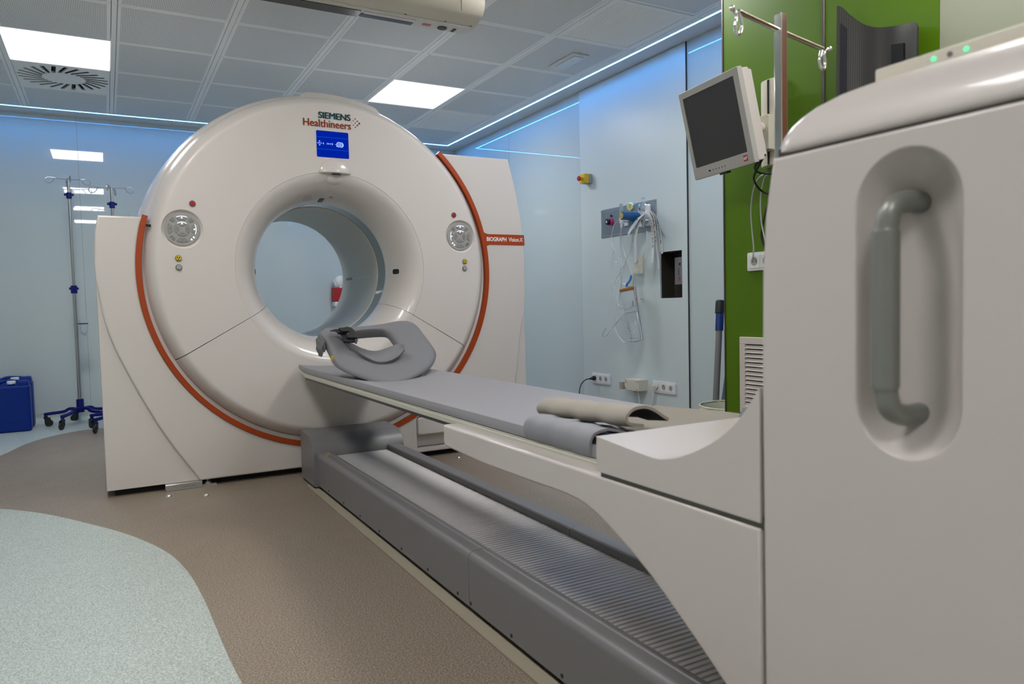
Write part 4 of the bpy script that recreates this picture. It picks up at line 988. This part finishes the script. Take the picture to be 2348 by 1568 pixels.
# clear tubes
def wtube(pts, r, label, offs=.05, m_=M_TUBE, grp='clear tubes hanging under the gas panel'):
    P = [wp(x, y, o) for x, y, o in [(q+(offs,))[:3] for q in pts]]
    b = NB(); tube(b, cat(P, 7), r, 8); return tag(obj('tubing', b, m_), label, 'tubing', grp)
wtube([(1421, 503, .07), (1409, 515), (1402, 540), (1403, 560), (1411, 580), (1418, 598), (1415, 603), (1411, 600)], .0038, 'thin clear tube curling under the left flowmeter and ending in a hook')
wtube([(1424, 508, .07), (1422, 540), (1423, 580), (1424, 620), (1425, 660, .03)], .0034, 'thin clear tube falling straight from the left flowmeter')
wtube([(1430, 512, .075), (1424, 535), (1427, 565), (1436, 595), (1445, 618), (1448, 628)], .0048, 'thick clear tube sweeping right from the blue regulator to the pouch')
wtube([(1408, 575, .03), (1401, 600), (1401, 630), (1405, 660), (1412, 690), (1422, 705), (1430, 706)], .0036, 'clear tube at the far left of the hanging bundle')
wtube([(1447, 511, .002), (1447, 513, .04), (1450, 535, .05), (1448, 560, .04), (1435, 600), (1420, 628), (1411, 645), (1412, 665), (1416, 700), (1410, 740), (1413, 760), (1430, 784), (1445, 780), (1454, 755), (1452, 735)], .0034, 'clear tube that loops lowest under the canister')
wtube([(1450, 690, .09), (1446, 705), (1430, 722), (1410, 745), (1395, 765), (1385, 772), (1382, 768), (1390, 752)], .0040, 'clear tube that reaches furthest left, curled at its end')
wtube([(1440, 570, .03), (1432, 610), (1424, 650), (1420, 690), (1424, 720), (1432, 745), (1445, 757)], .0036, 'clear tube dropping behind the canister')
wtube([(1483, 530, .03), (1483, 560), (1477, 580), (1470, 600)], .0042, 'short clear tube under the right flowmeter')
wtube([(1455, 520, .05), (1454, 560), (1455, 600, .04), (1452, 640, .04), (1449, 668, .05)], .0042, 'yellowish clear tube running down behind the pouch to the canister', m_=mat('yellowed tubing', (.72, .66, .42), .3, trans=.3, ior=1.2))
# wrappers
def strip(name, pts, wd, label, m_, off=.05, cat_='wrapper', grp=None, ink=True):
    P = cat([wp(x, y, o) for x, y, o in [(q+(off,))[:3] for q in pts]], 6); b = NB(); n = len(P)-1
    wv = V(-.25, -.97, 0).normalized()
    def f(u, v):
        k = u*n; i = min(n-1, int(k)); q = P[i].lerp(P[i+1], k-i); d = (P[i+1]-P[i]).normalized(); w_ = (wv-d*wv.dot(d)).normalized()
        return q+w_*wd*(v-.5)
    grid(b, f, n, 3, lambda u, v: V(-.0015, -.0008, 0)); o = tag(obj(name, b, m_, ang=70, wn=False), label, cat_, grp)
    if ink:
        b = NB()
        for k in range(9):
            u = .30+.05*k+random.random()*.02
            if u > .92: break
            q = f(u, .5); d = (f(min(1, u+.02), .5)-q).normalized(); w_ = (wv-d*wv.dot(d)).normalized()
            obox(b, q+V(-.003, -.0018, 0), d, w_, d.cross(w_), .010+.012*random.random(), wd*.3, .0006)
        obj('print', b, M_PRINT, o, flat=True)
    return o
strip('wrapper_strip', [(1483, 486, .09), (1492, 500, .10), (1496, 530), (1497, 570), (1495, 602)], .034, 'white printed paper wrapper hanging leftmost from the right flowmeter', M_PAPER, .07)
strip('wrapper_strip', [(1482, 484, .004), (1482, 485, .05), (1490, 489, .08), (1499, 505, .085), (1503, 545), (1507, 580), (1511, 617)], .032, 'longest white printed wrapper, with bar marks at its lower end, beside the wall niche', M_PAPER, .055)
strip('wrapper_strip', [(1490, 485, .07), (1505, 500, .07), (1512, 530), (1516, 560), (1518, 582)], .034, 'white printed wrapper hanging rightmost, ending at the niche corner', M_PAPER, .04)
strip('wrapper_strip', [(1484, 484, .06), (1500, 495, .05), (1515, 520), (1527, 540)], .022, 'narrow twisted white wrapper sticking out to the right', M_PAPER, .03, ink=False)
strip('film_wrapper', [(1476, 491, .075), (1471, 496, .10), (1462, 505, .11), (1448, 524), (1440, 538)], .04, 'clear film wrapper slanting left under the blue regulator', M_FILM, .10, ink=False)
strip('film_wrapper', [(1476, 493, .075), (1471, 500, .095), (1463, 515, .10), (1457, 545), (1457, 580), (1457, 602)], .044, 'clear film wrapper hanging straight down to the pouch', M_FILM, .085, ink=False)
# pouch
pc = wp(1463, 607, .06)
b = NB(); grid(b, lambda u, v: pc+V(-.010*math.sin(PI*u)*math.sin(PI*v)+.006*noise.noise(V(u*5, v*5, 1)), .052*(1-2*u), -.062+.124*v), 12, 12, lambda u, v: V(.016*math.sin(PI*u)*math.sin(PI*v)+.002, 0, 0)); o = obj('pouch', b, mat('milky pouch', (.62, .62, .52), .35, trans=.1, ior=1.1), ang=70, wn=False)
tag(o, 'small milky plastic pouch hanging above the suction canister', 'pouch')
# suction canister in a wire basket
SC = thing('suction_canister', 'clear suction canister with an amber rim, tilted on the wall under the pouch', 'canister', wp(1450, 700, .1))
ca, cbm = wp(1437, 664, .115), wp(1459, 776, .085)
ax = (cbm-ca).normalized(); CL = (cbm-ca).length
b = NB(); revolve(b, ca, ax, [(1e-7, -.004), (.050, -.004), (.0515, .0), (.050, .01), (.046, CL*.45), (.036, CL-.006), (.032, CL), (1e-7, CL)], 36); cn = obj('cup', b, M_CLEAR, SC, wn=False)
b = NB(); revolve(b, ca, ax, [(.0525, -.010), (.0545, -.006), (.0545, .003), (.0525, .006)], 36, closedprof=True); obj('rim', b, M_BROWN, SC)
b = NB(); revolve(b, ca, ax, [(1e-7, -.022), (.03, -.020), (.048, -.010), (.050, -.002)], 30); obj('cup_lid', b, M_CLEAR, SC)
b = NB(); tube(b, cat([ca-ax*.018+V(0, .012, 0), ca-ax*.038+V(0, .008, 0), ca-ax*.045+V(0, .03, -.004)], 4), .006, 10); obj('port', b, M_WHT, SC)
b = NB(); tube(b, cat([ca-ax*.018+V(-.01, -.012, 0), ca-ax*.03+V(-.01, -.025, .008), ca-ax*.045+V(0, -.05, .02), ca-ax*.07+V(.01, -.062, .03)], 5), .008, 12); obj('blue_connector', b, M_BLU2, SC)
b = NB(); tt = bmesh.new(); prism(tt, rrect(-.022, .022, -.055, .055, .002), 2, -.001, .001)
lc0 = wp(1459, 677, .07); lu = V(.25, -.95, 0).normalized()
for v in tt.verts: v.co = lc0+lu*v.co.x+(-ax)*v.co.y+V(-.95, -.25, 0)*v.co.z
merge(b, tt); obj('paper_label', b, M_PAPER, SC)
for dy in (-.030, -.056):
    b = NB(); top_ = ca+V(.03, dy-.005, .02); bt_ = cbm+V(.012, dy-.0, .012)
    tube(b, cat([top_, ca.lerp(cbm, .4)+V(.025, dy, 0), bt_, bt_+V(-.004, .002, -.022), bt_+V(-.06, .03, -.034), bt_+V(-.062, .032, -.020), bt_+V(-.05, .05, -.008)], 5), .0026, 8); obj('basket_wire', b, M_CHROME, SC)
b = NB(); hc_ = ca.lerp(cbm, .46); e1 = ax.cross(Z).normalized(); e2 = ax.cross(e1)
tube(b, [hc_+(e1*math.cos(R(a))+e2*math.sin(R(a)))*.050 for a in range(0, 360, 12)], .0026, 8, closed=True); obj('basket_ring', b, M_CHROME, SC)
b = NB(); tube(b, [ca.lerp(cbm, .2)+V(.03, -.04, 0), V(WX, ca.y-.04, ca.lerp(cbm, .2).z)], .005, 8); obj('basket_bracket', b, M_CHROME, SC)
# device in the niche
t = thing('door_interlock', 'small grey device with red and black lettering inside the wall niche', 'device', (XR+.04, 3.79, 1.02))
dy1, dy0, dz1, dz0 = at(1544, 590, 0, XR).y, 3.7415, 1.205, 1.022
b = NB(); prism(b, [(XR+.03, dy0), (XR+.012, dy0), (XR+.010, dy0+.018), (XR+.004, dy0+.022), (XR+.004, dy0+.05), (XR+.010, dy0+.055), (XR+.012, dy1), (XR+.06, dy1), (XR+.06, dy0)], 2, dz0, dz1, .002, 1); obj('housing', b, mat('dark aluminium', (.20, .20, .205), .45, metal=.3), t)
b = NB(); text(b, 'MAG', V(XR+.0035, dy0+.040, dz0+.065), Z, Y, -X, .045, .010, .0005, .02); obj('lettering', b, M_BLACK, t)
b = NB(); box(b, (XR+.003, dy0+.030, dz0+.025), (XR+.0042, dy0+.042, dz0+.052)); obj('label_patch', b, M_BADGE, t)
b = NB(); box(b, (XR+.003, dy0+.026, dz0+.130), (XR+.0042, dy0+.046, dz0+.143)); obj('label_patch', b, M_BLACK, t)
b = NB(); text(b, '24V', V(XR+.0035, dy0+.040, dz0+.113), Z, Y, -X, .014, .007, .0005) if False else box(b, (XR+.0032, dy0+.032, dz0+.112), (XR+.0041, dy0+.038, dz0+.124)); obj('label_patch', b, M_BADGE, t)
for yy, zz in ((dy0+.016, dz0+.10), (dy1-.012, dz0+.035)): b = NB(); cyl(b, (XR+.011, yy, zz), -X, .003, .003, 10); obj('screw', b, M_CHROME, t)
b = NB(); box(b, (XR+.05, 3.742, .94), (XR+.112, 3.78, 1.24)); obj('mounting_plate', b, mat('brown plate', (.10, .075, .05), .6), t)
b = NB(); tube(b, cat([V(XR+.03, 3.765, dz0), V(XR+.028, 3.76, dz0-.015), V(XR+.03, 3.75, dz0-.03)], 5), .003, 8); obj('lead', b, M_BLACK, t)

# ================================================================== GREEN PARTITION FITTINGS
gy1, gy0, gz1, gz0 = at(1700, 800, 0, XG).y, at(1700, 800, 0, XG).y-.36, .739, .392
t = thing('wall_grille', 'off white louvred air grille low on the green partition', 'air grille', (XG, (gy0+gy1)/2, gz0))
b = NB(); fr = .032
for a in ((gy0, gz0, gy1, gz0+fr), (gy0, gz1-fr, gy1, gz1), (gy0, gz0+fr, gy0+fr, gz1-fr), (gy1-fr, gz0+fr, gy1, gz1-fr)): box(b, (XG-.014, a[0], a[1]), (XG, a[2], a[3]), .002, 1)
obj('frame', b, M_VINT, t)
b = NB(); box(b, (XG-.002, gy0+fr, gz0+fr), (XG-.0005, gy1-fr, gz1-fr)); obj('backing', b, M_DARK, t)
n = 14; h = (gz1-gz0-2*fr)/n
for k in range(n):
    z = gz0+fr+k*h; b = NB(); prism(b, [(XG-.013, z+.001), (XG-.011, z+.0005), (XG-.003, z+h*.70), (XG-.004, z+h*.76)], 1, gy0+fr, gy1-fr); obj('slat', b, M_VINT, t, flat=True)
# carbon flat board standing against the partition
CB = thing('carbon_board', 'black curved carbon board standing against the green partition', 'board', (XG-.06, 1.72, 0))
cy0, cy1 = 1.548, 1.862
def cbd(u, v):
    y = cy0+(cy1-cy0)*u; s = 2*u-1
    ztop = 1.888+.040*s+.095*max(0, s)**2.5
    if u < .06: ztop -= .02*(1-u/.06)**2
    if u > .96: ztop -= .012*((u-.96)/.04)**2
    return V(XG-.055-.055*abs(s)**2.0+.03*v, y, ztop*v)
b = NB(); grid(b, cbd, 40, 12, lambda u, v: X*.010); obj('shell', b, M_WEAVE, CB)
for u0, u1, zlo in ((.225, .40, .965), (.90, .955, .972)):
    b = NB(); grid(b, lambda u, v: cbd(u0+(u1-u0)*u, .02+(zlo-.02)*v)+X*-.0045, 8, 8, lambda u, v: X*.004); obj('hook_band', b, M_LINER, CB)
b = NB(); box(b, (XG-.06, 1.66, 1.55), (XG, 1.74, 1.60)); obj('wall_rest', b, M_BLACK, CB)
# bin and pole in the recess behind the partition
bc_ = at(1690, 927, 2, .33)
t = thing('waste_bin', 'ivory round bin with a plastic liner behind the edge of the green partition', 'bin', (bc_.x, bc_.y, 0))
b = NB(); revolve(b, (bc_.x, bc_.y, 0), Z, [(1e-7, .0), (.165, .0), (.172, .01), (.200, .318), (.197, .318), (.168, .014), (1e-7, .012)], 40); obj('bucket', b, M_BIN, t)
b = NB()
def liner(u, v):
    a = 2*PI*u; rr = (.2035+.004*math.sin(a*9+v*4)+.003*math.sin(a*23))
    return V(bc_.x+rr*math.cos(a), bc_.y+rr*math.sin(a), .326-.07*v+.004*math.sin(a*7)*v)
grid(b, liner, 96, 5); bmesh.ops.remove_doubles(b, verts=b.verts, dist=1e-5)
t2 = bmesh.new(); tube(t2, [V(bc_.x+.2015*math.cos(R(a)), bc_.y+.2015*math.sin(R(a)), .326) for a in range(0, 360, 6)], .0035, 8, closed=True); merge(b, t2); obj('liner', b, mat('liner film', (.72, .69, .54), .6, spec=.3), t, ang=60)
s0, s1 = at(1652, 690, 0, 3.26), at(1642, 910, 0, 3.16)
sb = s0+(s1-s0)*1.42; sb = V(3.12, sb.y+.0, .0)
t = thing('handled_pole', 'grey pole with a black and blue grip leaning behind the bin', 'pole', sb)
b = NB(); pth = cat([V(sb.x, sb.y, .001), s1, s0.lerp(s1, .45), s0.lerp(s1, .35), s0+(s1-s0)*.3], 6); tube(b, pth, .019, 14); obj('shaft', b, mat('grey shaft', (.17, .165, .16), .45), t)
b = NB(); tube(b, [s0+(s1-s0)*.31, s0+(s1-s0)*.12], .024, 16); obj('grip_band', b, mat('grip blue', (.004, .03, .16), .4), t, label='blue band')
b = NB(); tube(b, [s0+(s1-s0)*.13, s0+(s1-s0)*.01, s0-(s1-s0)*.005], lambda k: .029 if k < .9 else .024, 16); obj('grip', b, M_BLACK, t, label='black grip')
pq0, pq1 = at(1666, 800, 0, 3.30), at(1655, 910, 0, 3.30)
b = NB(); prism(b, [(2.62, .0), (pq1.y+.10, .0), (pq1.y+.03, .35), (pq0.y-.01, .78), (2.62, .95)], 0, 3.335, 3.36, .004, 1); o = obj('slate_board', b, M_SLATEP)
tag(o, 'slate blue board leaning on the wall behind the grey pole, mostly hidden by the partition', 'board')

# ================================================================== CEILING UNIT
U0, U1 = .2, 1.80
CU = thing('ceiling_unit', 'long cream cylindrical unit hanging under the ceiling at the top of the photo', 'ceiling unit', (1.0, 3.57, 2.55))
pc_ = [(3.678, 2.402), (3.56, 2.398)]+[(3.575-.125*math.cos(R(a)), 2.49+.092*math.sin(R(a))) for a in range(-50, 100, 10)]+[(3.66, 2.582), (3.70, 2.54), (3.70, 2.44), (3.69, 2.41)]
b = NB(); prism(b, pc_, 0, U0, U1, .004, 2); obj('housing', b, M_CREAM, CU)
b = NB(); prism(b, [(3.572, 2.402), (3.572, 2.392), (3.68, 2.395), (3.68, 2.405)], 0, U0, 1.775, .002, 1); bp = obj('base_panel', b, mat('panel cream', (.62, .60, .55), .4), CU)
b = NB(); box(b, (U0, 3.60, 2.389), (1.18, 3.682, 2.3935), .001, 1); obj('tinted_cover', b, mat('tinted glass', (.06, .06, .062), .15), bp)
b = NB(); box(b, (1.20, 3.60, 2.390), (1.47, 3.63, 2.3935), .001, 1); obj('lamp_strip', b, mat('pale strip', (.62, .60, .62), .3), bp)
b = NB(); box(b, (1.19, 3.634, 2.390), (1.47, 3.672, 2.394), .001, 1); obj('blue_strip', b, mat('dark blue strip', (.02, .025, .06), .3), bp)
b = NB(); box(b, (1.52, 3.622, 2.3905), (1.565, 3.645, 2.3925)); obj('red_label', b, mat('red label', (.55, .18, .18), .5), bp)
b = NB(); t2 = bmesh.new(); cyl(t2, (0, 0, 0), -Z, .026, .004, 24, .001)
for v in t2.verts: v.co = V(1.635+v.co.x, 3.64+v.co.y*.9, 2.3925+v.co.z)
merge(b, t2); obj('sounder', b, M_BLACK, bp)
b = NB(); box(b, (1.695, 3.625, 2.390), (1.712, 3.665, 2.3935), .001, 1); obj('switch', b, M_BLACK, bp)
for x in (1.40, 1.62, 1.77): b = NB(); cyl(b, (x, 3.563, 2.402), -Z, .005, .006, 10); obj('screw', b, M_TRIMD, CU)
b = NB(); box(b, (1.20, 3.448, 2.4895), (1.66, 3.4515, 2.4905)); box(b, (1.66, 3.447, 2.42), (1.6615, 3.4515, 2.49)); obj('seam', b, M_TRIMD, CU)
b = NB(); tube(b, cat([V(1.80, 3.60, 2.50), V(1.825, 3.60, 2.495), V(1.835, 3.61, 2.46), V(1.82, 3.63, 2.44)], 5), .010, 10); tube(b, cat([V(1.80, 3.64, 2.44), V(1.83, 3.645, 2.445), V(1.838, 3.66, 2.47)], 5), .006, 10); obj('end_cable', b, M_BLACK, CU)
b = NB(); cyl(b, (1.80, 3.665, 2.425), X, .008, .02, 10); obj('pull_catch', b, M_BRASS, CU)
for x in (.5, 1.4): b = NB(); cyl(b, (x, 3.6, 2.575), Z, .018, ZC-2.575, 14); obj('hanger', b, M_STEEL, CU)

# ================================================================== BACK LEFT CORNER
def iv_stand(label, px, py_top, yv, rot, cup, hang):
    c = at(px, 800, 1, yv)
    topz = at(hang[0], hang[1], 1, yv).z
    x = at(hang[0], hang[1], 1, yv).x
    t = thing('infusion_stand', label, 'infusion stand', (x, yv, 0), 'wheeled infusion stands')
    b = NB(); tube(b, [V(x, yv, .17), V(x, yv, 1.12)], .0135, 16); obj('lower_pole', b, M_POLE, t)
    b = NB(); tube(b, [V(x, yv, 1.10), V(x, yv, topz)], .0105, 16); obj('upper_pole', b, M_POLE, t)
    for z0, z1, rr in ((1.09, 1.155, .024), (topz-.165, topz-.115, .020)):
        b = NB(); cyl(b, (x, yv, z0), Z, rr, z1-z0, 20, .004); cyl(b, (x-.035, yv, (z0+z1)/2+.008), X, .010, .07, 12, .003); obj('clamp', b, M_BLUE, t)
    for k in range(4):
        a = R(rot+90*k); d = V(math.cos(a), math.sin(a), 0); e = V(x, yv, topz-.008)
        n_ = V(-d.y, d.x, 0)
        b = NB(); tube(b, cat([e, e+d*.07+Z*.002, e+d*.095+Z*.0, e+d*.115+Z*-.030, e+d*.145+Z*-.038, e+d*.160+Z*-.018, e+d*.150+Z*.004, e+d*.115+Z*.008, e+d*.085+Z*.004+n_*.004], 5), .0028, 8); obj('hook', b, M_POLE, t)
    b = NB(); cyl(b, (x, yv, .105), Z, .030, .11, 20, .004, .027); obj('hub', b, M_BLUE, t)
    for k in range(5):
        a = R(rot+18+72*k); d = V(math.cos(a), math.sin(a), 0); n_ = V(-d.y, d.x, 0)
        b = NB(); ctr = cat([V(x, yv, .135)+d*.02, V(x, yv, .138)+d*.08, V(x, yv, .118)+d*.12, V(x, yv, .108)+d*.22, V(x, yv, .103)+d*.262], 5)
        for p_, q_ in zip(ctr, ctr[1:]):
            dd = (q_-p_).normalized(); obox(b, (p_+q_)/2, dd, n_, dd.cross(n_), (q_-p_).length*1.25, .028, .024, .003, 1)
        cyl(b, V(x, yv, .085)+d*.252, Z, .012, .02, 12); lg = obj('leg', b, M_BLUE, t)
        ca_ = R(random.uniform(0, 360)); w_ = V(math.cos(ca_), math.sin(ca_), 0); wn_ = V(-w_.y, w_.x, 0); o0 = V(x, yv, 0)+d*.252
        b = NB(); cyl(b, o0+Z*.066, Z, .017, .02, 16, .003); 
        for s in (-1, 1): obox(b, o0+w_*.011+Z*.052+wn_*.012*s, w_, wn_, Z, .040, .003, .045, .001, 1)
        cyl(b, o0+w_*.02+Z*.0305-wn_*.009, wn_, .030, .018, 24, .004); obj('caster', b, M_BLACK, lg)
    if cup:
        b = NB(); t2 = bmesh.new(); revolve(t2, (x+.055, yv, .835), Z, [(.030, 0), (.034, 0), (.034, .008), (.030, .008)], 24, closedprof=True); merge(b, t2); box(b, (x+.0, yv-.006, .835), (x+.028, yv+.006, .843)); obj('cup_ring', b, M_BLUE, t)
        b = NB(); revolve(b, (x+.055, yv, .74), Z, [(1e-7, 0), (.015, .0), (.026, .03), (.030, .135), (.029, .135), (.024, .03), (1e-7, .004)], 24); obj('cup', b, M_CLEAR, t, wn=False)
iv_stand('tall wheeled infusion stand beside the blue jerrycans, its whole pole in view', 170, 408, 7.04, 8, True, (156, 409))
iv_stand('shorter wheeled infusion stand half hidden behind the left scanner cover', 256, 430, 6.62, -12, False, (255, 429))
def jerrycan(label, x1, y0, capx, hgt):
    x0 = x1-.30; y1 = y0+.155
    t = thing('jerrycan', label, 'jerrycan', ((x0+x1)/2, (y0+y1)/2, 0), 'blue jerrycans')
    b = NB(); box(b, (x0, y0, .0), (x1, y1, hgt-.035), .022, 4); obj('body', b, M_CAN, t)
    b = NB()
    box(b, (x1-.085, y0+.012, hgt-.06), (x1-.008, y1-.012, hgt), .016, 4); obj('shoulder', b, M_CAN, t)
    b = NB(); box(b, (x0+.008, y0+.012, hgt-.06), (x0+.10, y1-.012, hgt-.005), .016, 4); obj('shoulder', b, M_CAN, t)
    b = NB(); tube(b, cat([V(x0+.08, (y0+y1)/2, hgt-.02), V(x0+.12, (y0+y1)/2+.01, hgt-.004), V(x1-.14, (y0+y1)/2+.02, hgt-.004), V(x1-.07, (y0+y1)/2, hgt-.01)], 5), .013, 12); obj('carry_handle', b, M_CAN, t)
    b = NB(); box(b, (x0+.01, y0-.002, .075), (x1-.012, y0+.004, .078)); obj('seam', b, M_CAN, t)
    b = NB(); cyl(b, (capx, y0+.050, hgt-.045), Z, .024, .02, 24); obj('neck', b, M_CAN, t)
    b = NB(); cyl(b, (capx, y0+.050, hgt-.026), Z, .031, .026, 32, .005); obj('cap', b, M_WHT, t, label='white screw cap')
jerrycan('blue jerrycan with a white cap, standing in front', -.555, 6.90, at(26, 880, 1, 6.95).x, .405)
jerrycan('blue jerrycan with a white cap, standing behind the other against the wall', -.575+.022, 7.10, at(34, 868, 1, 7.15).x, .418)
# dispenser behind the scanner, seen through the bore
p = at(772, 672, 1, YB)
t = thing('glove_dispenser', 'red wall holder with a white bag, seen through the bore', 'dispenser', (p.x, YB, p.z-.12))
b = NB(); box(b, (p.x-.055, YB-.10, p.z-.085), (p.x+.10, YB-.0, p.z+.055), .008, 2); obj('holder', b, mat('holder red', (.38, .012, .016), .4), t)
b = NB(); box(b, (p.x-.05, YB-.095, p.z-.135), (p.x+.09, YB-.0, p.z-.0855), .01, 2); obj('holder_base', b, M_WHT, t)
b = NB(); t2 = bmesh.new(); bmesh.ops.create_icosphere(t2, subdivisions=3, radius=1)
for v in t2.verts:
    q = v.co*(1+.25*noise.noise(v.co*3)); v.co = V(p.x+.02+q.x*.062, YB-.065+q.y*.045, p.z+.10+q.z*.07)
merge(b, t2); obj('bag', b, M_PAPER, t)
